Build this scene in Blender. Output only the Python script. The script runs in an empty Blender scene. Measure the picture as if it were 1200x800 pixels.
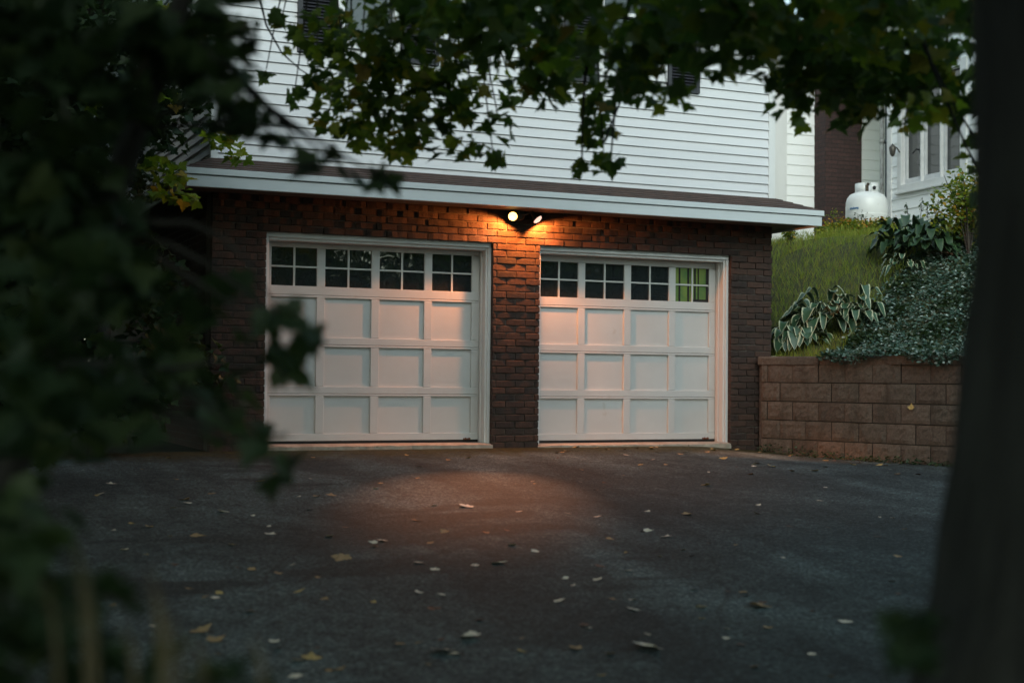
import bpy, math, random
import numpy as np
from mathutils import Vector, Matrix
random.seed(7); RNG = np.random.default_rng(11)
scene = bpy.context.scene
COL = scene.collection
rad = math.radians

# ------------------------------------------------------------------ camera frame (measured from the vanishing points)
F = 1667.0; YAW = rad(24.2); PITCH = rad(1.53); ROLL = rad(.54)
_fw = np.array([math.sin(YAW)*math.cos(PITCH), math.cos(YAW)*math.cos(PITCH), math.sin(PITCH)])
_rt = np.array([math.cos(YAW), -math.sin(YAW), 0.0]); _up = np.cross(_rt, _fw)
RT = math.cos(ROLL)*_rt + math.sin(ROLL)*_up
UP = -math.sin(ROLL)*_rt + math.cos(ROLL)*_up
CAM = np.array([-5.847, -12.884, .622])
def ray(px, py): return _fw + RT*(px-600)/F - UP*(py-400)/F
def at(px, py, Z): return CAM + ray(px, py)*Z
def proj(p):
    d = np.asarray(p) - CAM; z = d@_fw
    return 600+F*(d@RT)/z, 400-F*(d@UP)/z, z

# ------------------------------------------------------------------ helpers
def tag(o, label=None, cat=None, group=None, kind=None):
    if label: o['label'] = label
    if cat: o['category'] = cat
    if group: o['group'] = group
    if kind: o['kind'] = kind
    return o
def thing(name, label, cat, loc=(0, 0, 0), group=None):
    o = bpy.data.objects.new(name, None); COL.objects.link(o); o.location = loc; o.empty_display_size = .1
    return tag(o, label, cat, group)

class MB:
    def __init__(s): s.v = []; s.f = []; s.m = []; s.sm = []
    def add(s, vs, fs, mat=0, smooth=False):
        b = len(s.v); s.v += [tuple(map(float, v)) for v in vs]
        for f in fs: s.f.append(tuple(i+b for i in f)); s.m.append(mat); s.sm.append(smooth)
        return s
    def box(s, x0, x1, y0, y1, z0, z1, mat=0):
        vs = [(x, y, z) for z in (z0, z1) for y in (y0, y1) for x in (x0, x1)]
        return s.add(vs, [(0, 2, 3, 1), (4, 5, 7, 6), (0, 1, 5, 4), (2, 6, 7, 3), (0, 4, 6, 2), (1, 3, 7, 5)], mat)
    def obox(s, c, ax, ay, az, hx, hy, hz, mat=0):
        c = np.array(c, float); ax, ay, az = [np.array(a, float) for a in (ax, ay, az)]
        vs = [c+ax*hx*i+ay*hy*j+az*hz*k for k in (-1, 1) for j in (-1, 1) for i in (-1, 1)]
        return s.add(vs, [(0, 2, 3, 1), (4, 5, 7, 6), (0, 1, 5, 4), (2, 6, 7, 3), (0, 4, 6, 2), (1, 3, 7, 5)], mat)
    def quad(s, a, b, c, d, mat=0): return s.add([a, b, c, d], [(0, 1, 2, 3)], mat)
    def tube(s, pts, rs, n=8, mat=0, caps=True, wob=0):
        pts = [np.array(p, float) for p in pts]
        if not hasattr(rs, '__len__'): rs = [rs]*len(pts)
        vs = []; ref = np.array([0.31, .17, .93])
        for i, p in enumerate(pts):
            t = pts[min(i+1, len(pts)-1)]-pts[max(i-1, 0)]; t = t/(np.linalg.norm(t)+1e-9)
            a = np.cross(t, ref); 
            if np.linalg.norm(a) < .1: a = np.cross(t, [1, 0, 0])
            a /= np.linalg.norm(a); b = np.cross(t, a)
            for k in range(n):
                an = 2*math.pi*k/n; r = rs[i]*(1+wob*(math.sin(an*5+i*.35)*.5+math.sin(an*9-i*.8)*.35+random.uniform(-.25, .25)))
                vs.append(p+a*math.cos(an)*r+b*math.sin(an)*r)
        fs = [(i*n+k, i*n+(k+1) % n, (i+1)*n+(k+1) % n, (i+1)*n+k) for i in range(len(pts)-1) for k in range(n)]
        s.add(vs, fs, mat, True)
        if caps:
            s.add([vs[k] for k in range(n)], [tuple(range(n))[::-1]], mat)
            s.add([vs[-n+k] for k in range(n)], [tuple(range(n))], mat)
        return s
    def lathe(s, prof, c=(0, 0, 0), n=32, mat=0, axis=None):
        c = np.array(c, float)
        if axis is None: A, B, Cc = np.eye(3)
        else:
            Cc = np.array(axis, float); Cc /= np.linalg.norm(Cc)
            A = np.cross(Cc, [0, 0, 1.0]); A /= np.linalg.norm(A); B = np.cross(Cc, A)
        vs = []
        for (r, z) in prof:
            for k in range(n):
                an = 2*math.pi*k/n; vs.append(c+A*r*math.cos(an)+B*r*math.sin(an)+Cc*z)
        fs = [(i*n+k, i*n+(k+1) % n, (i+1)*n+(k+1) % n, (i+1)*n+k) for i in range(len(prof)-1) for k in range(n)]
        return s.add(vs, fs, mat, True)
    def build(s, name, mats, parent=None, bevel=0):
        me = bpy.data.meshes.new(name); o = bpy.data.objects.new(name, me)
        base = np.zeros(3)
        if parent is not None: base = np.array(parent.matrix_basis.translation)
        p = parent
        while p is not None and p.parent is not None:
            p = p.parent; base = base+np.array(p.matrix_basis.translation)
        me.from_pydata([tuple(np.array(v)-base) for v in s.v], [], s.f)
        if not isinstance(mats, (list, tuple)): mats = [mats]
        for m in mats: me.materials.append(m)
        me.polygons.foreach_set('material_index', s.m); me.polygons.foreach_set('use_smooth', s.sm)
        me.update(); COL.objects.link(o); o.parent = parent
        if bevel:
            b = o.modifiers.new('bevel', 'BEVEL'); b.width = bevel; b.segments = 2; b.limit_method = 'ANGLE'
        return o

# ------------------------------------------------------------------ materials
def nt(name):
    m = bpy.data.materials.new(name); m.use_nodes = True
    n = m.node_tree; b = n.nodes['Principled BSDF']; return m, n, b
def N(n, t, **kw):
    x = n.nodes.new(t)
    for k, v in kw.items(): setattr(x, k, v)
    return x
def coords(n, sc=(1, 1, 1), rot=(0, 0, 0)):
    tc = N(n, 'ShaderNodeTexCoord'); mp = N(n, 'ShaderNodeMapping'); mp.inputs['Scale'].default_value = sc; mp.inputs['Rotation'].default_value = rot
    n.links.new(tc.outputs['Object'], mp.inputs['Vector']); return mp.outputs['Vector']
def noise(n, vec, scale, detail=6, rough=.6):
    x = N(n, 'ShaderNodeTexNoise'); x.inputs['Scale'].default_value = scale; x.inputs['Detail'].default_value = detail; x.inputs['Roughness'].default_value = rough
    n.links.new(vec, x.inputs['Vector']); return x.outputs['Fac']
def ramp(n, fac, stops):
    r = N(n, 'ShaderNodeValToRGB'); e = r.color_ramp.elements
    while len(e) < len(stops): e.new(.5)
    for i, (p, c) in enumerate(stops): e[i].position = p; e[i].color = (*c, 1)
    n.links.new(fac, r.inputs['Fac']); return r.outputs['Color']
def mix(n, fac, a, b, mode='MIX'):
    x = N(n, 'ShaderNodeMix', data_type='RGBA', blend_type=mode)
    def put(s, v):
        if isinstance(v, (int, float)): x.inputs[s].default_value = v
        elif isinstance(v, tuple): x.inputs[s].default_value = (*v, 1)
        else: n.links.new(v, x.inputs[s])
    put(0, fac); put(6, a); put(7, b); return x.outputs[2]
def bump(n, b, h, st=.3, dist=.01):
    x = N(n, 'ShaderNodeBump'); x.inputs['Strength'].default_value = st; x.inputs['Distance'].default_value = dist
    n.links.new(h, x.inputs['Height']); n.links.new(x.outputs['Normal'], b.inputs['Normal'])
def simple(name, a, b2=None, scale=6, rough=.6, bst=.15, bd=.004, metal=0, spec=.5, st=(1, 1, 1), dirt=None):
    m, n, b = nt(name); v = coords(n, st)
    f = noise(n, v, scale); b2 = b2 or tuple(c*.8 for c in a)
    c = ramp(n, f, [(.3, b2), (.7, a)])
    if dirt:
        f2 = noise(n, coords(n), dirt[1], 8, .7); msk = ramp(n, f2, [(dirt[2], (0, 0, 0)), (dirt[2]+.1, (1, 1, 1))])
        c = mix(n, msk, c, dirt[0])
    n.links.new(c, b.inputs['Base Color']); b.inputs['Roughness'].default_value = rough; b.inputs['Metallic'].default_value = metal
    b.inputs['Specular IOR Level'].default_value = spec
    bump(n, b, noise(n, v, scale*6), bst, bd); return m

M = {}
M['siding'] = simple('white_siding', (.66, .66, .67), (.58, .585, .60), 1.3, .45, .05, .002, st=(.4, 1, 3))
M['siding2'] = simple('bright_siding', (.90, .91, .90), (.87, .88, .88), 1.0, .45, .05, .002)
M['trim'] = simple('white_trim', (.72, .72, .71), (.62, .62, .61), 3, .5, .1, .002, st=(1, 1, .3), dirt=((.30, .24, .18), 14, .68))
M['fascia'] = simple('grey_white_fascia', (.60, .64, .65), (.52, .56, .57), 2.5, .45, .05, .002, st=(.3, 1, 2))
M['door'] = simple('door_paint', (.57, .58, .57), (.51, .52, .51), 2.0, .42, .12, .0015, st=(1, 1, 1), dirt=((.46, .43, .39), 3.0, .64))
M['doorbar'] = simple('door_grille', (.62, .63, .60), None, 5, .5)
M['rubber'] = simple('black_rubber', (.015, .015, .015), None, 10, .8)
M['rust'] = simple('rusty_metal', (.22, .07, .03), (.08, .03, .02), 30, .7, .4)
M['shutter'] = simple('shutter_paint', (.022, .022, .028), None, 8, .5)
M['glassframe'] = simple('window_paint', (.7, .7, .7), None, 8, .5)
M['concrete'] = simple('threshold_concrete', (.48, .41, .33), (.28, .23, .18), 9, .9, .5, .006, dirt=((.12, .10, .07), 20, .60))
M['mortar'] = simple('mortar', (.12, .105, .09), (.06, .052, .045), 30, .95, .6, .006)
M['roof'] = simple('shingle', (.090, .052, .040), (.040, .026, .022), 18, .9, .6, .006, st=(.5, 1, 1))
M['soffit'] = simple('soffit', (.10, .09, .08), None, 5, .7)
M['metal'] = simple('lamp_metal', (.10, .09, .08), None, 10, .4, metal=.3)
M['tank'] = simple('tank_paint', (.78, .79, .77), (.70, .71, .70), 2, .3, .05, .001, dirt=((.45, .38, .28), 9, .66))
M['blue'] = simple('blue_print', (.10, .22, .40), None, 9, .5)
M['valve'] = simple('dark_brass', (.08, .06, .04), None, 9, .4, metal=.5)
M['pipe'] = simple('pipe_paint', (.45, .46, .45), (.26, .25, .23), 12, .6, .2, dirt=((.08, .06, .05), 25, .55))
M['pipe2'] = simple('grey_pipe', (.20, .22, .24), (.12, .13, .14), 9, .5)
M['bark'] = simple('bark', (.055, .058, .052), (.014, .015, .014), 7, .95, 1.0, .03, st=(2.2, 2.2, .35))
M['twig'] = simple('twig_bark', (.07, .055, .04), (.03, .025, .02), 20, .9)
M['soil'] = simple('soil', (.075, .085, .025), (.030, .032, .012), 12, 1, 1, .02)
M['stone'] = simple('pale_stone', (.5, .5, .48), (.35, .35, .33), 5, .8, .5, .01)

def brick_real():
    m, n, b = nt('rough_brick'); v = coords(n)
    g = N(n, 'ShaderNodeNewGeometry')
    c1 = ramp(n, g.outputs['Random Per Island'], [(0, (.036, .021, .016)), (.35, (.056, .029, .020)), (.7, (.078, .038, .025)), (1, (.034, .022, .018))])
    c2 = ramp(n, noise(n, v, 28, 8, .75), [(.35, (.25, .25, .25)), (.6, (1, 1, 1))])
    c = mix(n, .75, c1, c2, 'MULTIPLY')
    n.links.new(c, b.inputs['Base Color']); b.inputs['Roughness'].default_value = .85
    bump(n, b, noise(n, v, 60, 8, .7), .9, .008); return m
M['brick'] = brick_real()
def brick_tex(name, a, b2, mort, rotx=True):
    m, n, b = nt(name); tc = N(n, 'ShaderNodeTexCoord'); sx = N(n, 'ShaderNodeSeparateXYZ'); cb = N(n, 'ShaderNodeCombineXYZ')
    n.links.new(tc.outputs['Object'], sx.inputs[0])
    ad = N(n, 'ShaderNodeMath', operation='ADD'); n.links.new(sx.outputs[0], ad.inputs[0]); n.links.new(sx.outputs[1], ad.inputs[1])
    n.links.new(ad.outputs[0], cb.inputs[0]); n.links.new(sx.outputs[2], cb.inputs[1])
    t = N(n, 'ShaderNodeTexBrick'); t.inputs['Scale'].default_value = 1; t.inputs['Brick Width'].default_value = .21; t.inputs['Row Height'].default_value = .0677
    t.inputs['Mortar Size'].default_value = .006; t.inputs['Mortar Smooth'].default_value = .3
    t.inputs['Color1'].default_value = (*a, 1); t.inputs['Color2'].default_value = (*b2, 1); t.inputs['Mortar'].default_value = (*mort, 1)
    n.links.new(cb.outputs[0], t.inputs['Vector'])
    c = mix(n, .6, t.outputs['Color'], ramp(n, noise(n, tc.outputs['Object'], 22, 8, .7), [(.35, (.35, .35, .35)), (.65, (1, 1, 1))]), 'MULTIPLY')
    n.links.new(c, b.inputs['Base Color']); b.inputs['Roughness'].default_value = .9
    inv = N(n, 'ShaderNodeMath', operation='SUBTRACT'); inv.inputs[0].default_value = 1; n.links.new(t.outputs['Fac'], inv.inputs[1])
    bump(n, b, inv.outputs[0], .8, .01); return m
M['sidebrick'] = brick_tex('side_brick', (.07, .038, .03), (.05, .03, .026), (.07, .06, .055))
M['chimbrick'] = brick_tex('chimney_brick', (.075, .036, .032), (.048, .026, .024), (.030, .022, .021))

def block_mat():
    m, n, b = nt('split_face_block'); v = coords(n); g = N(n, 'ShaderNodeNewGeometry')
    c1 = ramp(n, g.outputs['Random Per Island'], [(0, (.14, .105, .080)), (.5, (.25, .195, .150)), (1, (.19, .16, .125))])
    c = mix(n, .8, c1, ramp(n, noise(n, v, 35, 10, .8), [(.3, (.30, .30, .30)), (.62, (1, 1, 1))]), 'MULTIPLY')
    sz = N(n, 'ShaderNodeSeparateXYZ'); tc = N(n, 'ShaderNodeTexCoord'); n.links.new(tc.outputs['Object'], sz.inputs[0])
    hm = ramp(n, noise(n, coords(n, (1, 1, .4)), 5, 8, .7), [(.50, (0, 0, 0)), (.66, (1, 1, 1))])
    c = mix(n, mix(n, 1, hm, (.6, .6, .6), 'MULTIPLY'), c, (.07, .058, .040))
    n.links.new(c, b.inputs['Base Color']); b.inputs['Roughness'].default_value = .95
    bump(n, b, noise(n, v, 30, 10, .85), 1, .05); return m
M['block'] = block_mat()

def asphalt():
    m, n, b = nt('old_asphalt'); v = coords(n)
    base = ramp(n, noise(n, v, .55, 5, .55), [(.36, (.040, .055, .057)), (.50, (.068, .093, .095)), (.62, (.102, .136, .138))])
    mid = ramp(n, noise(n, v, 6, 8, .7), [(.3, (.55, .55, .55)), (.7, (1.15, 1.15, 1.15))])
    agg = mix(n, 1, ramp(n, noise(n, v, 150, 4, .8), [(.35, (.35, .35, .36)), (.60, (1.3, 1.3, 1.3)), (.70, (3.4, 3.3, 3.1))]), ramp(n, noise(n, v, 48, 3, .7), [(.36, (.42, .42, .43)), (.52, (1, 1, 1)), (.66, (2.1, 2.1, 2.0))]), 'MULTIPLY')
    ag2 = ramp(n, noise(n, v, 16, 5, .75), [(.3, (.68, .68, .68)), (.7, (1.3, 1.3, 1.3))]); agg = mix(n, 1, agg, ag2, 'MULTIPLY')
    c = mix(n, 1, mix(n, 1, base, mid, 'MULTIPLY'), agg, 'MULTIPLY')
    # tyre-worn lighter tracks across the drive: stretched noise
    tr = ramp(n, noise(n, coords(n, (1.1, .16, 1), (0, 0, rad(-24))), 1.6, 4, .5), [(.46, (.80, .80, .80)), (.60, (1.45, 1.45, 1.45))])
    c = mix(n, 1, c, tr, 'MULTIPLY')
    # repair patches with sharp edges
    pt = ramp(n, noise(n, coords(n, (.45, 1.3, 1), (0, 0, rad(8))), 1.1, 3, .5), [(.575, (0, 0, 0)), (.625, (1, 1, 1))])
    c = mix(n, pt, c, mix(n, 1, agg, (.040, .054, .055), 'MULTIPLY'))
    # moss and grit strip along the garage front (y from -1.3 to 0)
    sx = N(n, 'ShaderNodeSeparateXYZ'); tc = N(n, 'ShaderNodeTexCoord'); n.links.new(tc.outputs['Object'], sx.inputs[0])
    mr = N(n, 'ShaderNodeMapRange'); mr.inputs['From Min'].default_value = -1.7; mr.inputs['From Max'].default_value = -.15
    n.links.new(sx.outputs[1], mr.inputs['Value'])
    ml = N(n, 'ShaderNodeMath', operation='MULTIPLY'); n.links.new(mr.outputs[0], ml.inputs[0]); n.links.new(noise(n, v, 3.2, 8, .75), ml.inputs[1])
    ms = ramp(n, ml.outputs[0], [(.26, (0, 0, 0)), (.46, (1, 1, 1))])
    moss = ramp(n, noise(n, v, 14, 8, .7), [(.38, (.020, .022, .010)), (.55, (.055, .056, .018)), (.72, (.090, .075, .036))])
    c = mix(n, ms, c, moss)
    # cracks
    vo = N(n, 'ShaderNodeTexVoronoi', feature='DISTANCE_TO_EDGE'); vo.inputs['Scale'].default_value = .55
    wv = N(n, 'ShaderNodeTexNoise'); wv.inputs['Scale'].default_value = 2.5; n.links.new(v, wv.inputs['Vector'])
    vm = mix(n, .25, v, wv.outputs['Color'], 'ADD'); n.links.new(vm, vo.inputs['Vector'])
    cr = ramp(n, vo.outputs['Distance'], [(.003, (0, 0, 0)), (.009, (1, 1, 1))])
    c = mix(n, 1, c, mix(n, cr, (.72, .70, .68), (1, 1, 1)), 'MULTIPLY')
    n.links.new(c, b.inputs['Base Color']); b.inputs['Roughness'].default_value = .80; b.inputs['Specular IOR Level'].default_value = .3
    bump(n, b, noise(n, v, 90, 8, .85), 1, .02); return m
M['asphalt'] = asphalt()
M['ground'] = simple('ground_earth', (.035, .045, .018), (.02, .022, .012), 3, 1, 1, .05)

def leafmat(name, stops, trans=.35, rough=.5, spec=.3):
    m, n, b = nt(name); g = N(n, 'ShaderNodeNewGeometry')
    c = ramp(n, g.outputs['Random Per Island'], stops)
    c = mix(n, .5, c, ramp(n, noise(n, coords(n), 45, 4), [(.3, (.6, .6, .6)), (.7, (1.1, 1.1, 1.1))]), 'MULTIPLY')
    b.inputs['Roughness'].default_value = rough; b.inputs['Specular IOR Level'].default_value = spec
    n.links.new(c, b.inputs['Base Color'])
    t = N(n, 'ShaderNodeBsdfTranslucent'); n.links.new(mix(n, 1, c, (1.2, 1.35, .5), 'MULTIPLY'), t.inputs['Color'])
    mx = N(n, 'ShaderNodeMixShader'); mx.inputs[0].default_value = trans
    n.links.new(b.outputs[0], mx.inputs[1]); n.links.new(t.outputs[0], mx.inputs[2])
    n.links.new(mx.outputs[0], n.nodes['Material Output'].inputs['Surface']); return m
M['maple'] = leafmat('maple_leaves', [(0, (.050, .095, .034)), (.45, (.075, .13, .038)), (.78, (.11, .165, .038)), (.93, (.19, .21, .035)), (1, (.24, .16, .03))], .45)
M['maple_hi'] = leafmat('highlight_maple_leaves', [(0, (.09, .15, .03)), (.4, (.19, .26, .035)), (.8, (.30, .33, .045)), (1, (.34, .22, .04))], .5)  # canopy highlights: light through leaves put into a brighter yellow-green colour
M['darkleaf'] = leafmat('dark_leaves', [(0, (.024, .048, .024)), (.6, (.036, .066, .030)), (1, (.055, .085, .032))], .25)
M['grass'] = leafmat('grass_blades', [(0, (.14, .21, .03)), (.5, (.24, .31, .045)), (.85, (.33, .33, .055)), (1, (.34, .22, .06))], .4)
M['drygrass'] = leafmat('dry_grass', [(0, (.10, .085, .05)), (1, (.16, .14, .09))], .2)
M['cover'] = leafmat('silvery_leaves', [(0, (.03, .07, .045)), (.45, (.055, .11, .08)), (.8, (.15, .23, .19)), (1, (.44, .52, .48))], .1)
M['yellowbush'] = leafmat('golden_leaves', [(0, (.07, .13, .02)), (.45, (.16, .22, .03)), (.85, (.36, .33, .04)), (1, (.50, .22, .03))], .35)
M['flower'] = leafmat('orange_flowers', [(0, (.55, .33, .04)), (.6, (.60, .22, .03)), (1, (.45, .10, .03))], .2)
M['fall'] = leafmat('dry_leaf', [(0, (.40, .30, .16)), (1, (.50, .40, .26))], .1, .7)
M['fallpale'] = simple('pale_dry_leaf', (.78, .72, .60), (.60, .52, .40), 60, .7)
M['falltan'] = simple('tan_dry_leaf', (.38, .26, .12), (.25, .16, .08), 60, .7)
M['fallbrown'] = simple('brown_dry_leaf', (.12, .06, .035), (.07, .04, .025), 60, .7)
M['fallyellow'] = simple('yellow_dry_leaf', (.50, .36, .12), (.38, .27, .10), 60, .7)

def hosta_mat(name, mid, edge):
    m, n, b = nt(name); a = N(n, 'ShaderNodeAttribute', attribute_name='edge')
    nz = noise(n, coords(n), 30, 4); ad = N(n, 'ShaderNodeMath', operation='ADD'); n.links.new(a.outputs['Fac'], ad.inputs[0])
    ms = N(n, 'ShaderNodeMath', operation='MULTIPLY'); ms.inputs[1].default_value = .35; n.links.new(nz, ms.inputs[0]); n.links.new(ms.outputs[0], ad.inputs[1])
    f = ramp(n, ad.outputs[0], [(.78, (0, 0, 0)), (.88, (1, 1, 1))])
    n.links.new(mix(n, f, mid, edge), b.inputs['Base Color']); b.inputs['Roughness'].default_value = .4
    return m
M['hosta'] = hosta_mat('variegated_hosta', (.035, .080, .040), (.42, .44, .28))
M['hosta_dark'] = hosta_mat('dark_hosta', (.022, .052, .022), (.05, .09, .035))

def glass(name, tint=(.02, .025, .028)):
    m, n, b = nt(name); b.inputs['Base Color'].default_value = (*tint, 1); b.inputs['Roughness'].default_value = .02
    b.inputs['Specular IOR Level'].default_value = .95
    bump(n, b, noise(n, coords(n), 3, 2), .15, .02); return m
M['glass'] = glass('dark_glass')
def greenglow():
    # opaque pane; the green view in it is put into colour and glow
    m, n, b = nt('green_glow_pane'); v = coords(n, (1, 1, .25))
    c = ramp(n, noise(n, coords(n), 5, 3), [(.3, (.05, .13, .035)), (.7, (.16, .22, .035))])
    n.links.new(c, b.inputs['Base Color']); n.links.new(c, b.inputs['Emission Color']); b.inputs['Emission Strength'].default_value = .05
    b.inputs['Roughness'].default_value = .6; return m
M['emissive'] = greenglow()
def emis(name, col, s):
    m, n, b = nt(name); b.inputs['Base Color'].default_value = (.8, .6, .4, 1); b.inputs['Emission Color'].default_value = (*col, 1); b.inputs['Emission Strength'].default_value = s; return m
M['bulb'] = emis('lit_bulb_face', (1, .50, .13), 3.6)
M['bulb2'] = emis('lit_bulb_side', (1, .62, .50), .75)

# ------------------------------------------------------------------ leaves
_half = [(.0, .0), (.13, -.10), (.30, -.08), (.26, .06), (.44, .10), (.60, .40), (.41, .42), (.38, .56), (.22, .50), (.20, .74), (.10, .78), (.0, 1.05)]
def maple_template(fold=.18):
    vs = []; n = len(_half)
    for x, y in _half: vs.append((x, y, abs(x)*fold*2))
    for x, y in _half[1:-1]: vs.append((-x, y, abs(x)*fold*2))
    return np.array(vs), [list(range(n)), [n-1]+[n+i for i in range(n-3, -1, -1)]+[0]]
def oval_template(w=.28, fold=.1):
    vs = [(0, 0, 0), (w*.8, .3, w*fold), (w, .55, w*fold), (w*.5, .85, 0), (0, 1, -.05), (-w*.5, .85, 0), (-w, .55, w*fold), (-w*.8, .3, w*fold)]
    return np.array(vs), [[0, 1, 2, 3, 4], [4, 5, 6, 7, 0]]
MAPLE = maple_template(); OVAL = oval_template(); BLADE = (np.array([(-.02, 0, 0), (.02, 0, 0), (.014, .55, .06), (-.014, .55, .06), (0, 1, .22)]), [[0, 1, 2, 3], [3, 2, 4]])
def leaves(name, mat, parent, P, size, tmpl=MAPLE, droop=.5, tilt=.6, up=False):
    P = np.asarray(P, float); n = len(P); T, Fs = tmpl
    size = np.broadcast_to(size, (n,))*RNG.uniform(.6, 1.2, n)
    az = RNG.uniform(0, 2*math.pi, n)
    if up: Y = np.stack([np.cos(az)*tilt*RNG.uniform(0, 1, n), np.sin(az)*tilt*RNG.uniform(0, 1, n), np.ones(n)], 1)
    else: Y = np.stack([np.cos(az), np.sin(az), -droop+RNG.normal(0, .45, n)], 1)
    Y /= np.linalg.norm(Y, axis=1)[:, None]
    Zv = np.stack([RNG.normal(0, tilt, n), RNG.normal(0, tilt, n), np.ones(n)*(1 if not up else .2)], 1)
    X = np.cross(Y, Zv); X /= (np.linalg.norm(X, axis=1)[:, None]+1e-9); Zv = np.cross(X, Y)
    V = P[:, None, :]+size[:, None, None]*(T[None, :, 0, None]*X[:, None, :]+T[None, :, 1, None]*Y[:, None, :]+T[None, :, 2, None]*Zv[:, None, :])
    V = V.reshape(-1, 3)
    if parent is not None: V = V-np.array(parent.location)
    k = len(T); me = bpy.data.meshes.new(name); me.vertices.add(len(V)); me.vertices.foreach_set('co', V.ravel())
    flat = np.concatenate([np.array(f) for f in Fs]); lens = np.array([len(f) for f in Fs])
    loops = (flat[None, :]+(np.arange(n)*k)[:, None]).ravel(); L = np.tile(lens, n)
    me.loops.add(len(loops)); me.loops.foreach_set('vertex_index', loops.astype(np.int32))
    me.polygons.add(len(L)); st = np.concatenate([[0], np.cumsum(L)[:-1]]); me.polygons.foreach_set('loop_start', st.astype(np.int32)); me.polygons.foreach_set('loop_total', L.astype(np.int32))
    me.update(calc_edges=True); me.validate()
    me.materials.append(mat); o = bpy.data.objects.new(name, me); COL.objects.link(o); o.parent = parent; return o
def blob(c, r, n, shell=.0):
    d = RNG.normal(0, 1, (n, 3)); d /= np.linalg.norm(d, axis=1)[:, None]
    rr = RNG.uniform(shell, 1, n)**(1/2.2); return np.array(c)+d*rr[:, None]*np.array(r)
def pxblob(px, py, rx, ry, Z, n, depth=.5):
    """n points in an ellipsoid that stands Z metres away from the camera"""
    c = at(px, py, Z); d = RNG.normal(0, 1, (n, 3)); d /= np.linalg.norm(d, axis=1)[:, None]
    d *= (RNG.uniform(0, 1, n)**(1/2.4))[:, None]
    return c+d[:, :1]*RT*rx*Z/F+d[:, 1:2]*UP*ry*Z/F+d[:, 2:]*_fw*depth

# ------------------------------------------------------------------ terrain
DY = [-30, -20, -13, -9, -5, -2.2, 0, 3]; DZ = [-2.0, -1.45, -.97, -.65, -.35, -.15, -.055, -.05]
W0 = np.array([2.838, -.10]); WD = np.array([.314, -.9494]); WN = np.array([.9494, .314])
def uv(x, y): q = np.array([x, y])-W0; return q@WN, q@WD
def sstep(a, b, x): t = min(max((x-a)/(b-a), 0), 1); return t*t*(3-2*t)
def drive_z(x, y):
    z = float(np.interp(y, DY, DZ))
    return z-.07*sstep(1.8, 3.2, x)*sstep(-3, -.3, y)
def bank_z(x, y):
    u, v = uv(x, y); low = sstep(8, 14, v)
    return .84+1.66*sstep(.1, 3.4, u)*(1-.25*low)+.32*sstep(4, 8, u)+.03*math.sin(x*2.1)*math.cos(y*1.7)
def grid(name, xs, ys, fz, mat, keep=None):
    mb = MB(); idx = {}
    for j, y in enumerate(ys):
        for i, x in enumerate(xs): idx[i, j] = len(mb.v); mb.v.append((float(x), float(y), fz(x, y)))
    for j in range(len(ys)-1):
        for i in range(len(xs)-1):
            if keep and not keep((xs[i]+xs[i+1])/2, (ys[j]+ys[j+1])/2): continue
            mb.f.append((idx[i, j], idx[i+1, j], idx[i+1, j+1], idx[i, j+1])); mb.m.append(0); mb.sm.append(True)
    return mb.build(name, mat)
o = grid('driveway', np.linspace(-7.6, 9.4, 86), np.concatenate([np.linspace(-20, -3, 35), np.linspace(-2.8, .0, 15)]), drive_z, M['asphalt'], lambda x, y: uv(x, y)[0] < .22)
tag(o, 'old dark asphalt driveway sloping down from the garage', None, None, 'structure')
o = grid('lawn', np.linspace(-45, -7.6, 40), np.linspace(-40, 40, 81), lambda x, y: drive_z(-5, y)+.02*math.sin(x)*math.sin(y*1.3), M['ground']); tag(o, 'dark ground left of the driveway', None, None, 'structure')
o = grid('side_yard', np.linspace(-7.6, -3.0, 12), np.linspace(0, 40, 41), lambda x, y: drive_z(-5, y)-.004, M['ground']); tag(o, 'dark ground beside the left wall of the house', None, None, 'structure')
# bank (rows run along the wall so that its front edge follows the blocks)
mb = MB(); us = np.concatenate([np.linspace(.05, 4, 40), np.linspace(4.5, 40, 30)]); vs_ = np.linspace(-40, 16, 150)
for v in vs_:
    for u in us:
        p = W0+WN*u+WD*v; mb.v.append((p[0], p[1], bank_z(p[0], p[1])))
nu = len(us)
for j in range(len(vs_)-1):
    for i in range(nu-1):
        c = W0+WN*us[i]+WD*vs_[j]
        if c[0] < 3.1 and c[1] > -.3: continue
        mb.f.append((j*nu+i, j*nu+nu+i, j*nu+nu+i+1, j*nu+i+1)[::-1]); mb.m.append(0); mb.sm.append(True)
tag(mb.build('grass_bank', M['soil']), 'earth bank rising behind the block wall', None, None, 'structure')
mb = MB(); mb.quad((-900, -900, -2.3), (900, -900, -2.3), (900, 900, -2.3), (-900, 900, -2.3))
tag(mb.build('ground', M['ground']), 'ground reaching the horizon', None, None, 'structure')

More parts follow.
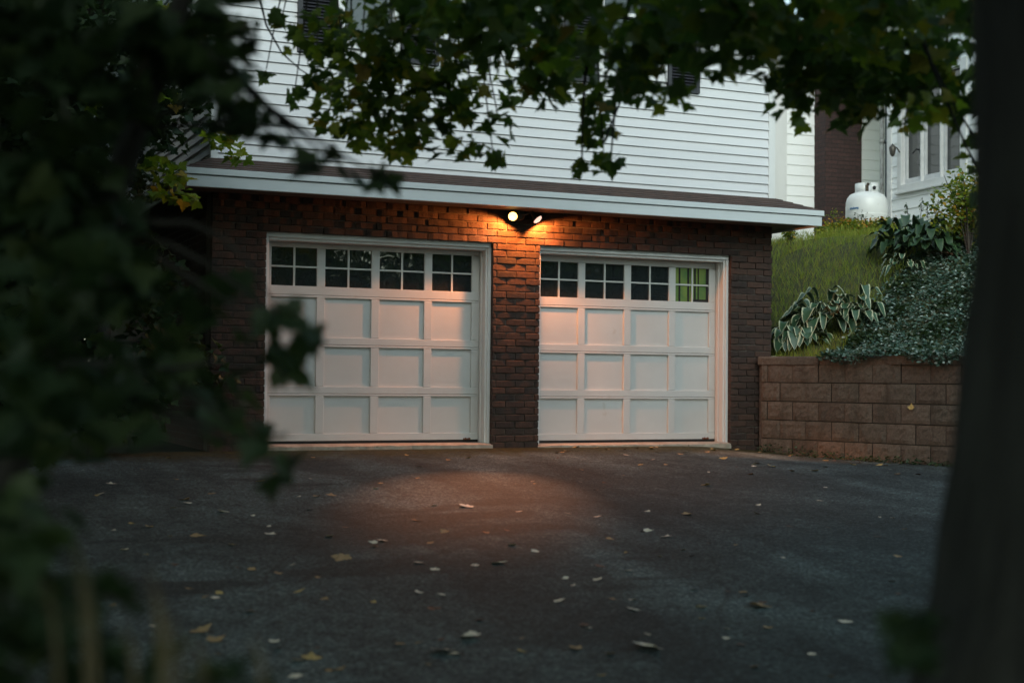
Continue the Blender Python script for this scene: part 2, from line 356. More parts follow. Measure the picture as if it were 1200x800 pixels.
# ------------------------------------------------------------------ the house
H = thing('house', 'white sided house with a dark brick ground floor holding two garage doors', 'house')
XL, XR = -3.05, 3.026
CH = .0677
def bricks(name, parent, rects, z_off=-.2):
    """individually modelled rough bricks laid in running bond, faces on y=0"""
    mb = MB(); n = 0
    for k in range(0, 40):
        z0 = z_off+k*CH+.005; z1 = z0+CH-.0095
        for (x0, x1, a, b) in rects:
            if (z0+z1)/2 < a or (z0+z1)/2 > b: continue
            off = (.105 if k % 2 else 0)
            x = -3.05-.21+off
            while x < x1:
                s, e = max(x, x0), min(x+.2, x1)
                x += .2095
                if e-s < .03: continue
                dy = random.uniform(-.007, .005); nx = 4
                j = lambda q: random.uniform(-q, q)
                top = []; bot = []
                for i in range(nx+1):
                    xx = s+(e-s)*i/nx; top.append((xx+(j(.002) if 0 < i < nx else 0), z1+j(.0022))); bot.append((xx, z0+j(.0022)))
                fy = [dy+j(.0025) for _ in range(nx+1)]
                V = []
                for i in range(nx+1):
                    endin = .004 if i in (0, nx) else 0
                    V += [(bot[i][0], .09, bot[i][1]), (bot[i][0], fy[i]+endin+.003, bot[i][1]), (bot[i][0], fy[i]+endin, bot[i][1]+.005),
                          (top[i][0], fy[i]+endin, top[i][1]-.005), (top[i][0], fy[i]+endin+.003, top[i][1]), (top[i][0], .09, top[i][1])]
                Fc = []
                for i in range(nx):
                    for q in range(5): Fc.append((i*6+q, (i+1)*6+q, (i+1)*6+q+1, i*6+q+1))
                Fc.append((5, 4, 3, 2, 1, 0)); Fc.append(tuple(nx*6+q for q in range(6)))
                mb.add(V, Fc)
    return mb.build(name, M['brick'], parent)
O1 = (-2.55, -.265); O2 = (.243, 2.506); ZT = 1.992
fb = bricks('brick_facing', H, [(XL, XR, ZT+.002, 2.33), (XL, O1[0], -.25, ZT), (O1[1], O2[0], -.25, ZT), (O2[1], XR, -.25, ZT)])
mb = MB()
for (x0, x1, a, b) in [(XL+.004, XR-.004, ZT+.006, 2.33), (XL+.004, O1[0]-.004, -.4, ZT+.006), (O1[1]+.004, O2[0]-.004, -.4, ZT+.006), (O2[1]+.004, XR-.004, -.4, ZT+.006)]:
    mb.box(x0, x1, .014, .28, a, b)
mb.build('mortar_bed', M['mortar'], H)
mb = MB(); mb.box(XL+.002, XL+.25, .285, 8, -.4, 2.36); mb.box(XR-.25, XR-.002, .285, 8, -.4, 2.36); mb.box(XL+.25, XR-.25, 7.8, 8, -.4, 2.36)
mb.build('side_wall', M['sidebrick'], H)
mb = MB(); mb.box(XL+.25, XR-.25, .9, 7.8, -.3, -.01); mb.box(XL+.25, XR-.25, .285, 7.8, 2.30, 2.40)
mb.build('floor_slab', M['concrete'], H)
# siding, lap by lap
def siding(mb, a, b, z0, z1, nrm, exp=.0975, dep=.018, holes=(), vis=None):
    """laps on the vertical face from a to b (2D points), outward normal nrm"""
    a, b, nrm = np.array(a, float), np.array(b, float), np.array(nrm, float); L = np.linalg.norm(b-a); d = (b-a)/L
    z = z0
    while z < z1-.01:
        zt = min(z+exp, z1); segs = [(0, L)]
        for (h0, h1, ha, hb) in holes:
            if zt > ha+.01 and z < hb-.01:
                ns = []
                for s, e in segs:
                    if h0 > s: ns.append((s, min(h0, e)))
                    if h1 < e: ns.append((max(h1, s), e))
                segs = ns
        for s, e in segs:
            if e-s < .02: continue
            p = a+d*s; q = a+d*e; o1 = nrm*dep; o2 = nrm*.001
            P = lambda xy, o, zz: (xy[0]+o[0], xy[1]+o[1], zz)
            mb.quad(P(p, o1, z), P(q, o1, z), P(q, o2, zt+.002), P(p, o2, zt+.002))
            mb.quad(P(p, o2, z-.0), P(q, o2, z-.0), P(q, o1, z), P(p, o1, z))
        z += exp
TOPZ = 5.5; ZS = 2.622
mb = MB(); WINS = [(-1.85, -1.33), (.92, 1.62)]
holes = [(w0+3.05, w1+3.05, 3.80, 5.0) for w0, w1 in WINS]
siding(mb, (-3.05, -.012), (2.97, -.012), ZS-.06, TOPZ, (0, -1), holes=holes)
siding(mb, (-3.05, 8), (-3.05, .03), ZS-.06, TOPZ, (-1, 0)); siding(mb, (3.01, .03), (3.01, 8), ZS-.06, TOPZ, (1, 0))
siding(mb, (3.0, 8), (-3.0, 8), ZS-.06, TOPZ, (0, 1))
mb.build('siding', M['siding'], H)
mb = MB()
for w0, w1, in [(-3.0, WINS[0][0]), (WINS[0][1], WINS[1][0]), (WINS[1][1], 2.98)]: mb.box(w0, w1, 0, .12, 2.4, TOPZ)
for w0, w1 in WINS: mb.box(w0, w1, 0, .12, 2.4, 3.80); mb.box(w0, w1, 0, .12, 5.0, TOPZ)
mb.box(-3.04, -2.9, .13, 7.98, 2.4, TOPZ); mb.box(2.9, 3.0, .13, 7.98, 2.4, TOPZ); mb.box(-2.88, 2.88, 7.8, 7.97, 2.4, TOPZ)
mb.build('upper_wall', M['siding'], H)
for a_, b_ in ((2.955, 3.035), (-3.085, -3.02)):
    mb = MB(); mb.box(a_, b_, -.034, .04, ZS-.05, TOPZ); mb.build('corner_board', M['trim'], H, .004)
# main roof (above the picture)
mb = MB()
mb.add([(-3.5, -.5, TOPZ-.02), (3.5, -.5, TOPZ-.02), (3.5, 8.5, TOPZ-.02), (-3.5, 8.5, TOPZ-.02), (-3.5, 4, 7.6), (3.5, 4, 7.6)], [(0, 1, 5, 4), (2, 3, 4, 5), (0, 4, 3), (1, 2, 5), (3, 2, 1, 0)])
mb.build('roof', M['roof'], H)
for w0, w1 in WINS:
    mb = MB(); t = .055
    mb.box(w0-t, w0+.01, -.05, .03, 3.74, 5.06); mb.box(w1-.01, w1+t, -.05, .03, 3.74, 5.06); mb.box(w0+.01, w1-.01, -.05, .03, 3.74, 3.81); mb.box(w0+.01, w1-.01, -.05, .03, 5.0, 5.06); mb.box(w0+.012, w1-.012, -.03, .03, 4.38, 4.42)
    wf = mb.build('window', M['glassframe'], H, .003)
    mb = MB(); mb.box(w0, w1, .035, .05, 3.8, 5.0); mb.build('pane', M['glass'], wf)
    for s0 in (w0-t-.39, w1+t+.005):
        mb = MB(); s1 = s0+.385; a, b = 3.655, 5.05
        mb.box(s0, s0+.045, -.06, -.02, a, b); mb.box(s1-.045, s1, -.06, -.02, a, b); mb.box(s0+.046, s1-.046, -.058, -.02, a, a+.06); mb.box(s0+.046, s1-.046, -.058, -.02, b-.06, b); mb.box(s0+.03, s1-.03, -.026, -.018, a+.02, b-.02)
        z = a+.075
        while z < b-.08:
            mb.quad((s0+.045, -.028, z+.03), (s1-.045, -.028, z+.03), (s1-.045, -.054, z), (s0+.045, -.054, z)); z += .032
        mb.build('shutter', M['shutter'], H)
# skirt roof wrapping the house, shingles in courses
EO = .34; EY = -.45; EZ = 2.443
def skirt():
    mb = MB(); n = 5
    inn = (-3.06, 3.03, -.004); out = (-3.06-EO, 3.03+EO, EY)
    for i in range(n):
        t0, t1 = i/n, (i+1)/n+.02
        def P(t, side, lift):
            z = EZ+(2.612-EZ)*t+lift
            xl = out[0]+(inn[0]-out[0])*t; xr = out[1]+(inn[1]-out[1])*t; y = out[2]+(inn[2]-out[2])*t
            return {'fl': (xl, y, z), 'fr': (xr, y, z), 'bl': (xl, 8, z), 'br': (xr, 8, z)}[side]
        lf = .010
        mb.quad(P(t0, 'fl', lf), P(t0, 'fr', lf), P(t1, 'fr', .002), P(t1, 'fl', .002))
        mb.quad(P(t0, 'fl', 0), P(t0, 'fr', 0), P(t0, 'fr', lf), P(t0, 'fl', lf))
        mb.quad(P(t0, 'fr', lf), P(t0, 'br', lf), P(t1, 'br', .002), P(t1, 'fr', .002))
        mb.quad(P(t0, 'bl', lf), P(t0, 'fl', lf), P(t1, 'fl', .002), P(t1, 'bl', .002))
    return mb
skirt().build('skirt_roof', M['roof'], H)
xl, xr = -3.06-EO, 3.03+EO
mb = MB()   # lower fascia board, set back, and the gutter lip above it
mb.box(xl+.02, xr-.02, EY+.004, EY+.045, 2.283, 2.383); mb.box(xl+.02, xl+.045, EY+.046, 8, 2.283, 2.335); mb.box(xr-.045, xr-.02, EY+.046, 8, 2.283, 2.335)
mb.box(xl+.012, xr-.012, EY+.030, EY+.046, 2.3832, 2.3905)
mb.box(xl, xr, EY-.012, EY+.03, 2.391, 2.446); mb.box(xl, xl+.03, EY+.031, 8, 2.391, 2.446); mb.box(xr-.03, xr, EY+.031, 8, 2.391, 2.446)
mb.build('fascia', M['fascia'], H, .004)
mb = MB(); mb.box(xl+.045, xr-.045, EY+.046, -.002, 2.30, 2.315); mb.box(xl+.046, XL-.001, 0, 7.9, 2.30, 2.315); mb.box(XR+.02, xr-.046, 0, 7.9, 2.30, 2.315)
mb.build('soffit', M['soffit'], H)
# garage doors
def garage(name_lbl, o, DZ0, cols, glowpane):
    x0, x1 = o
    # frame: jambs and head
    mb = MB(); yf = .075
    mb.box(x0+.002, x0+.045, yf, .262, -.05, ZT-.03); mb.box(x1-.052, x1-.002, yf, .262, -.05, ZT-.03)
    mb.box(x0+.002, x1-.002, yf, .262, 1.915, ZT-.002) if False else mb.box(x0+.046, x1-.053, yf+.002, .262, 1.90, ZT-.028)
    mb.box(x0+.001, x1-.001, yf-.022, yf-.002, 1.925, ZT-.001); mb.box(x1-.034, x1-.001, yf-.022, yf-.002, -.05, 1.924); mb.box(x0+.001, x0+.03, yf-.022, yf-.002, -.05, 1.924)
    mb.box(x1-.066, x1-.054, .15, .17, -.02, 1.90)
    mb.build('door_frame', M['trim'], H, .004)
    d0, d1 = x0+.046, x1-.054; zt = 1.898; yd = .225; zb = DZ0
    mb = MB()
    zj = [zb+.018, zb+.468, zb+.935, zb+1.403, zt]
    st = .041  # half stile
    w = (d1-d0)/4
    for k in range(4):
        a, b = zj[k]+.0015, zj[k+1]-.0015
        if k < 3:
            mb.box(d0, d1, yd+.022, yd+.04, a, b)
            pa, pb = a+.068, b-.020
        else:
            pa, pb = zb+1.487, zb+1.85
        yy = (yd, yd+.0219)
        mb.box(d0, d1, *yy, a, pa); mb.box(d0, d1, *yy, pb, b)
        for c in range(5):
            xc = d0+w*c; s0, s1 = max(d0, xc-st-(.02 if c == 4 else 0)), min(d1, xc+st+(.02 if c == 0 else 0))
            if c == 0: s0, s1 = d0, d0+.062
            if c == 4: s0, s1 = d1-.062-.02, d1
            mb.box(s0, s1, *yy, pa+.0005, pb-.0005)
    door = mb.build('garage_door', M['door'], H, .0035)
    door['label'] = name_lbl
    # windows
    for c in range(4):
        wx0 = d0+w*c+(.062 if c == 0 else st); wx1 = d0+w*(c+1)-(.082 if c == 3 else st); a, b = zb+1.487, zb+1.85
        mb = MB(); xm = (wx0+wx1)/2; zm = (a+b)/2
        mb.box(xm-.009, xm+.009, yd+.004, yd+.016, a, b); mb.box(wx0, xm-.0095, yd+.005, yd+.016, zm-.008, zm+.008); mb.box(xm+.0095, wx1, yd+.005, yd+.016, zm-.008, zm+.008)
        mb.build('window_grille', M['doorbar'], door)
        mb = MB(); mb.box(wx0-.01, wx1+.01, yd+.0225, yd+.028, a-.01, b+.01)
        pn = mb.build('pane', M['emissive'] if (glowpane and c == 3) else M['glass'], door)
        if glowpane and c == 3:
            pn['label'] = 'window pane lit green in its own material, dark bars in front of it'
            mb = MB()
            for q, ww in ((.14, .02), (.40, .022), (.60, .02), (.70, .014), (.965, .03)): mb.box(wx0+(wx1-wx0)*q-ww/2, wx0+(wx1-wx0)*q+ww/2, yd+.0165, yd+.0185, a, b)
            mb.box(xm+.02, wx1, yd+.0160, yd+.0180, a, a+.03)
            mb.build('view_bar', M['rubber'], door)  # dark strips in front of the pane, drawn as part of its view
    mb = MB(); mb.box(d0, d1, yd+.004, yd+.035, zb-.006, zb+.018); mb.build('bottom_seal', M['rubber'], door)
    mb = MB(); hx = d1-.16; mb.box(hx, hx+.075, yd-.018, yd+.002, zb+.022, zb+.034); mb.box(hx+.01, hx+.022, yd-.03, yd-.018, zb+.018, zb+.04); mb.box(hx+.05, hx+.062, yd-.03, yd-.018, zb+.018, zb+.04)
    mb.build('lift_handle', M['rust'], door, .002)
    # threshold
    mb = MB(); n = 30; V = []
    for i in range(n+1):
        xx = x0-.01+(x1-x0+.02)*i/n; yo = -.012+random.uniform(-.012, .012); V += [(xx, yo, -.16), (xx, yo, zb-.022+random.uniform(-.005, .003)), (xx, .06, zb-.009), (xx, .5, zb-.0065)]
    mb.add(V, [(i*4+q, (i+1)*4+q, (i+1)*4+q+1, i*4+q+1) for i in range(n) for q in range(3)])
    mb.build('threshold', M['concrete'], H)
garage('left garage door, four by four, its panes reflecting trees', O1, .002, 4, False)
garage('right garage door with one green lit pane', O2, -.016, 4, True)

# ------------------------------------------------------------------ twin floodlight
L0 = np.array([-.06, -.02, 2.262])
FL = thing('floodlight', 'outdoor twin floodlight glowing orange on the brick between the garage doors', 'lamp', tuple(L0))
mb = MB(); mb.lathe([(0, .03), (.05, .03), (.06, .022), (.062, 0)], (0.0, -.004, 2.262), 20, 0, (0, -1, 0)); mb.build('wall_plate', M['metal'], FL)
def bulbhead(face, nrm, r, mat):
    face = np.array(face); nrm = np.array(nrm, float); nrm /= np.linalg.norm(nrm)
    back = face-nrm*.10; base = np.array([-.0, -.02, 2.262])
    mb = MB(); mb.tube([base, (base+back)/2+np.array([0, -.01, -.01]), back], .011, 8); mb.build('arm', M['metal'], FL)
    mb = MB(); mb.lathe([(0, -.105), (.020, -.10), (.024, -.07), (r*.62, -.045), (r*.96, -.006), (r, 0), (r*.97, .003)], face, 24, 0, nrm); hd = mb.build('lamp_head', M['metal'], FL)
    mb = MB(); mb.lathe([(r*.93, .001), (r*.8, .012), (r*.5, .02), (.0001, .024)], face, 24, 0, nrm); mb.build('bulb_face', mat, hd)
    return face, nrm
def on_y(px, py, y): r = ray(px, py); return CAM+r*((y-CAM[1])/r[1])
fa = on_y(601, 253.5, -.10); fbp = on_y(630, 257, -.09)
h1 = bulbhead(fa, (-.45, -.82, -.38), .047, M['bulb']); h2 = bulbhead(fbp, .96*(.64*RT-.77*UP)-.28*_fw, .052, M['bulb2'])
def spot(nm, h, e, ang, col, aim=None, blend=.9, r=.05):
    l = bpy.data.lights.new(nm, 'SPOT'); l.energy = e; l.spot_size = rad(ang); l.spot_blend = blend; l.color = col; l.shadow_soft_size = r
    o = bpy.data.objects.new(nm, l); COL.objects.link(o); p = h[0]+h[1]*.03; o.location = tuple(p-np.array(FL.location)); o.parent = FL
    d = Vector(aim if aim is not None else h[1]); o.rotation_euler = d.to_track_quat('-Z', 'Y').to_euler(); return o
spot('lamp_beam', h1, 78, 152, (1, .27, .05), (-.42, .06, -.9), .3, .025); spot('lamp_beam', h2, 70, 152, (1, .27, .05), (.45, .06, -.88), .3, .025)
spot('lamp_beam', h1, 400, 28, (1, .34, .14), (-1.60, -3.0, -2.42), 1); spot('lamp_beam', h2, 330, 26, (1, .40, .18), (2.2, -.85, -2.3), 1)
spot('lamp_beam', h1, 44, 70, (1, .36, .16), (-.9, .25, -.95), 1); spot('lamp_beam', h2, 30, 70, (1, .36, .16), (.7, .25, -1.0), 1)

# ------------------------------------------------------------------ retaining wall
RW = thing('retaining_wall', 'low retaining wall of rough brown concrete blocks right of the garage', 'wall', (W0[0], W0[1], -.2))
def rwp(v, u, z): p = W0+WD*v+WN*u; return (p[0], p[1], z)
mb = MB(); BW = .325
joints = [.815, .617, .419, .221, .023, -.175, -.373, -.571, -.77, -.97]
for k in range(len(joints)-1):
    zt, zb = joints[k], joints[k+1]; v = -.1-(BW/2 if k % 2 == 0 else 0)
    while v < 9:
        v1 = v+BW; nx, nz = 7, 5; V = []
        setb = random.uniform(-.006, .006)
        for i in range(nx+1):
            for j in range(nz+1):
                e = (i in (0, nx)) or (j in (0, nz))
                u = setb+(.009 if e else random.uniform(-.008, .006))
                V.append(rwp(max(v, -.02)+.003+(max(v1-.006-max(v, -.02), .001))*i/nx, u, zb+.005+(zt-zb-.010)*j/nz))
        Fc = [(i*(nz+1)+j, (i+1)*(nz+1)+j, (i+1)*(nz+1)+j+1, i*(nz+1)+j+1) for i in range(nx) for j in range(nz)]
        mb.add(V, Fc); v = v1
mb.build('block_face', M['block'], RW)
mb = MB(); V = []; nn = 60
for i in range(nn+1):
    v = -.06+9*i/nn; V += [rwp(v, .03, -1.0), rwp(v, .03, .81), rwp(v, .2, .81), rwp(v, .2, -1.0)]
mb.add(V, [(i*4+q, (i+1)*4+q, (i+1)*4+(q+1) % 4, i*4+(q+1) % 4) for i in range(nn) for q in range(4)])
mb.build('wall_core', M['mortar'], RW)
mb = MB(); v = -.1
while v < 9:
    V = []; v1 = v+.42+random.uniform(-.02, .02); su = random.uniform(-.006, .01)
    for (uu, zz) in ((-.008, .806), (-.012, .875), (0, .893), (.24, .896), (.24, .808)): V += [rwp(max(v, -.06)+.004, uu+su, zz+random.uniform(-.002, .002)), rwp(v1-.004, uu+su, zz+random.uniform(-.002, .002))]
    mb.add(V, [(q*2, q*2+1, ((q+1) % 5)*2+1, ((q+1) % 5)*2) for q in range(5)]+[(0, 2, 4, 6, 8), (9, 7, 5, 3, 1)]); v = v1
mb.build('cap_stone', M['block'], RW)

# ------------------------------------------------------------------ neighbouring house
A = rad(4.4); nD = np.array([-math.sin(A), -math.cos(A)]); nX = np.array([math.cos(A), -math.sin(A)])   # nD comes towards us, nX to the right
K = np.array([8.45, 4.73])
NB = thing('neighbouring_house', 'bright white sided house up the bank with a brick chimney and a triple window', 'house', (K[0], K[1], 2.7))
def onfacet(px, py, P0=K, d=nD):
    r = ray(px, py); n = np.array([d[1], -d[0]]); t = ((P0-CAM[:2])@n)/(r[:2]@n); q = CAM+r*t; return q, (q[:2]-P0)@d
q, s0 = onfacet(1058, 216); q1, s1 = onfacet(1127, 204); zW = (q[2]+q1[2])/2
q2, sA = onfacet(1062, 208); q3, sB = onfacet(1121, 199); qs, ss = onfacet(1043, 200)
zt = zW+1.55; Nn = -nX   # outward normal of the window wall (faces left)
mb = MB(); siding(mb, K+nD*0, K+nD*7, 2.4, 6.2, Nn, .172, .014, holes=[(s0, s1, zW, zt)])
CFL = at(967, 190, 22.8)[:2]; PA = CFL-nD*.33; PA0 = PA-nX*4
siding(mb, PA0, PA+nX*4, 2.3, 6.2, nD, .166, .014)
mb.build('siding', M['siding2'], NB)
mb = MB()
def nbox(mb, s0, s1, n0, n1, z0, z1): c = K+nD*(s0+s1)/2+Nn*(n0+n1)/2; mb.obox((c[0], c[1], (z0+z1)/2), (*nD, 0), (*Nn, 0), (0, 0, 1), (s1-s0)/2, (n1-n0)/2, (z1-z0)/2)
nbox(mb, 0.02, s0, -.3, -.005, 2.3, 6.2); nbox(mb, s1, 7, -.3, -.005, 2.3, 6.2); nbox(mb, s0, s1, -.3, -.005, 2.3, zW); nbox(mb, s0, s1, -.3, -.005, zt, 6.2)
c = PA-nD*.2; mb.obox((c[0], c[1], 4.3), (*nX, 0), (*nD, 0), (0, 0, 1), 3.95, .15, 2)
mb.build('wall', M['siding2'], NB)
def on_py(px):
    r = ray(px, 190); nn_ = nD; t = ((PA-CAM[:2])@nn_)/(r[:2]@nn_); return CAM[:2]+r[:2]*t+nD*.02
mb = MB(); nbox(mb, -.04, .07, -.02, .03, 2.4, 6.2); mb.build('corner_board', M['trim'], NB, .004); mb = MB()
c = on_py(912); mb.obox((c[0], c[1], 4.3), (*nX, 0), (*nD, 0), (0, 0, 1), .13, .03, 1.95); mb.build('corner_board', M['trim'], NB, .004)
# triple casement
mb = MB(); nbox(mb, s0-.10, s0, -.02, .035, zW-.10, zt+.1); nbox(mb, s1, s1+.14, -.02, .035, zW-.10, zt+.1); nbox(mb, s0-.001, s1+.001, -.02, .036, zW-.10, zW); nbox(mb, s0, s1, -.02, .03, zt, zt+.1)
nbox(mb, s0-.12, s1+.16, -.01, .07, zW-.135, zW-.102)
wn = mb.build('window_frame', M['trim'], NB, .004)
wd = (s1-s0)/3
for k in range(3):
    a, b = s0+wd*k, s0+wd*(k+1); mb = MB(); f = .05
    nbox(mb, a+.012, a+f, -.10, -.03, zW+.01, zt); nbox(mb, b-f, b-.012, -.10, -.03, zW+.01, zt); nbox(mb, a+f, b-f, -.10, -.03, zW+.01, zW+.09); nbox(mb, a-.012, a+.011, -.22, .02, zW+.001, zt)
    sf = mb.build('sash', M['glassframe'], NB, .003)
    mb = MB(); nbox(mb, a+f, b-f, -.085, -.07, zW+.09, zt); mb.build('pane', M['glass'], sf)
# chimney
cl = CFL; cr = at(1029, 190, 22.6)[:2]; wch = (cr-cl)@nX; cc = cl+nX*wch/2-nD*.2
mb = MB(); mb.obox((cc[0], cc[1], 5), (*nX, 0), (*nD, 0), (0, 0, 1), wch/2, .2, 2.8); mb.build('chimney', M['chimbrick'], NB)
c = (K+PA)/2; 
mb = MB(); e = .3; rc = K+nX*2.5+nD*2
mb.obox((rc[0], rc[1], 6.3), (*nX, 0), (*nD, 0), (0, 0, 1), 3, 5.5, .12); mb.build('eave', M['fascia'], NB)
mb = MB(); b4 = [rc-nX*3-nD*5.5, rc+nX*3-nD*5.5, rc+nX*3+nD*5.5, rc-nX*3+nD*5.5]
mb.add([(p[0], p[1], 6.43) for p in b4]+[(*(rc-nD*3.5), 8.6), (*(rc+nD*3.5), 8.6)], [(0, 3, 5, 4), (1, 0, 4), (2, 1, 4, 5), (3, 2, 5), (0, 1, 2, 3)]); mb.build('roof', M['roof'], NB)
for px, r, m_, in ((1033.5, .034, 'pipe'), (1040.5, .045, 'pipe2')):
    p = at(px, 200, 22.3); pts = [(p[0], p[1], 2.5), (p[0], p[1], 3.2), (p[0], p[1], 4.0), (p[0], p[1], 6.2)]
    mb = MB(); mb.tube(pts, r, 10)
    for z in (3.0, 4.4, 5.6): mb.lathe([(r, -.03), (r+.008, -.03), (r+.008, .03), (r, .03)], (p[0], p[1], z), 12)
    mb.build('downpipe', M[m_], NB)
p = at(1046, 176, 21.6)
WL = thing('wall_lantern', 'small dark lantern fixed to the corner of the white neighbouring house', 'lamp', tuple(p))
mb = MB(); mb.lathe([(0, .10), (.05, .05), (.055, .04), (.04, -.06), (.02, -.09), (0, -.1)], p, 10); mb.build('shade', M['metal'], WL)
mb = MB(); mb.tube([p+np.array([0, 0, .03]), p+np.array([.1, .03, .05]), p+np.array([.16, .03, -.02])], .012, 6); mb.build('bracket', M['metal'], WL)

# propane tank
tp = at(1015.5, 268, 20.6); TZ = 2.72; r = .298
T = thing('propane_tank', 'white upright propane tank against the chimney behind the flower bed', 'tank', (tp[0], tp[1], TZ))
ztop = at(1015.5, 215.5, 20.6)[2]; zs = ztop-.14
mb = MB(); mb.lathe([(0, TZ+.05), (r*.7, TZ+.07), (r, TZ+.22), (r, zs-.20), (r*.985, zs-.13), (r*.93, zs-.07), (r*.8, zs-.02), (r*.55, zs+.015), (0, zs+.03)], (tp[0], tp[1], 0), 40)
mb.lathe([(r*1.003, (zs+TZ)/2-.012), (r*1.01, (zs+TZ)/2), (r*1.003, (zs+TZ)/2+.012)], (tp[0], tp[1], 0), 40); mb.build('tank_body', M['tank'], T)
mb = MB(); cr_ = .165; n = 28; V = []
for i in range(n+1):
    an = rad(-150)+rad(330)*i/n+rad(20)+YAW; x, y = tp[0]+cr_*math.cos(an), tp[1]+cr_*math.sin(an)
    V += [(x, y, zs-.02), (x, y, ztop)]
mb.add(V, [(2*i, 2*i+2, 2*i+3, 2*i+1) for i in range(n)], 0, True); o = mb.build('collar', M['tank'], T)
sd = o.modifiers.new('s', 'SOLIDIFY'); sd.thickness = .008
vd = np.array([-.41, -.91]); sr = np.array([.91, -.41])
mb = MB(); c = tp[:2]+vd*.163+sr*.07; mb.lathe([(0, .012), (.026, .012), (.028, 0)], (c[0], c[1], ztop-.075), 16, 0, (vd[0]+.1, vd[1], 0)); mb.build('collar_hole', M['rubber'], T)
mb = MB(); mb.tube([(tp[0], tp[1], zs), (tp[0], tp[1], ztop-.02)], .03, 10); mb.tube([(tp[0], tp[1], ztop-.04), (tp[0]+.02, tp[1]-.02, ztop+.012)], .02, 8); mb.build('valve', M['valve'], T)
mb = MB()
for i, an in enumerate(np.linspace(-62, -38, 7)):
    a2 = rad(an)+math.atan2(vd[1], vd[0]); c = tp[:2]+np.array([math.cos(a2), math.sin(a2)])*(r+.003)
    tdir = np.array([-math.sin(a2), math.cos(a2)]); mb.obox((c[0], c[1], zs-.24+.004*(i % 2)), (*tdir, 0), (math.cos(a2), math.sin(a2), 0), (0, 0, 1), .011, .002, .010 if i % 3 else .014)
mb.build('label_print', M['blue'], T)

# ------------------------------------------------------------------ plants on the bank
def bank_points(n, test, umax=6.0, vmax=6, vmin=-9):
    out = []
    while len(out) < n:
        u = random.uniform(.12, umax); v = random.uniform(vmin, vmax); p = W0+WN*u+WD*v
        if p[0] < 3.1 and p[1] > -.1: continue
        z = bank_z(p[0], p[1])
        if test(p[0], p[1], z, u, v): out.append((p[0], p[1], z))
    return out
def isgrass(x, y, z, u, v):
    px, py, _ = proj((x, y, z))
    if px < 880 or px > 1210: return False
    edge = 990+(412-py)*.80
    return px < edge or (py < 312 and u > 2.6)
def iscover(x, y, z, u, v):
    px, py, _ = proj((x, y, z)); edge = 984+(412-py)*.80
    return px > edge-4 and px < 1230 and u < 2.6+random.uniform(-.3, .2)
gp = [(x, y, z+.07*max(0, math.sin(x*4+y*7)*math.sin(y*3.3-x*5))) for x, y, z in bank_points(42000, isgrass, 7.5)]
tag(leaves('grass', M['grass'], None, gp, .105, BLADE, up=True, tilt=.9), 'yellow green grass on the bank above the block wall', 'grass', None, 'stuff')
cp = bank_points(17000, iscover, 3.0); cp = [(x, y, z+random.uniform(0, .05)+.04*max(0, math.sin(x*5.1+y*2)*math.cos(y*6.3-x))) for x, y, z in cp]
fr = []   # hanging over the cap
for _ in range(4200):
    v = random.uniform(.75, 6); h = random.random(); hang = .5+.5*math.sin(v*5)*math.sin(v*2.3+1); fr.append(rwp(v, random.uniform(-.07, .2) if h < .5 else random.uniform(-.07, -.02), .95-.22*h*h*hang))
tag(leaves('ground_cover', M['cover'], None, cp+fr, .046, OVAL, droop=.1, tilt=.9), 'silvery variegated ground cover spilling over the block wall', 'plants', None, 'stuff')
dk = bank_points(5200, lambda x, y, z, u, v: iscover(x, y, z, u, v) and math.sin(x*7)*math.cos(y*6+u*4) > .2, 2.8)
tag(leaves('weeds', M['darkleaf'], None, [(x, y, z+random.uniform(0, .07)) for x, y, z in dk], .06, OVAL, droop=.1, tilt=.8), 'dark green weeds mixed into the silvery ground cover', 'plants', None, 'stuff')

def hosta_leaf(mb, edge, base, az, L, W, arch, lift, droopend):
    """arched blade with cupped sides, edge weight per vertex"""
    nx, nyy = 6, 9; d = np.array([math.cos(az), math.sin(az), 0]); s = np.array([-math.sin(az), math.cos(az), 0]); b0 = len(mb.v); V = []
    stem = .45*L
    for j in range(nyy+1):
        t = j/nyy; w = W*math.sin(math.pi*min(1, t*.93+.05))**.75*(1-.25*t)
        if j == nyy: w = .004
        r_ = stem+L*t*math.cos(droopend*t*.6); z = lift*(1-(1-min(1, (stem+L*t)/(.55*L+stem)))**2) - arch*max(0, t-.25)**1.6
        for i in range(nx+1):
            q = i/nx*2-1; V.append(np.array(base)+d*r_+s*q*w/2+np.array([0, 0, z+abs(q)**1.5*w*.16+.008*math.sin(t*14)*abs(q)]))
            e = max(abs(q), 0 if t < .8 else (t-.8)*4.2, 0 if t > .08 else .8); edge.append(e*.8+.05)
    mb.add(V, [(j*(nx+1)+i, j*(nx+1)+i+1, (j+1)*(nx+1)+i+1, (j+1)*(nx+1)+i) for j in range(nyy) for i in range(nx)], 0, True)
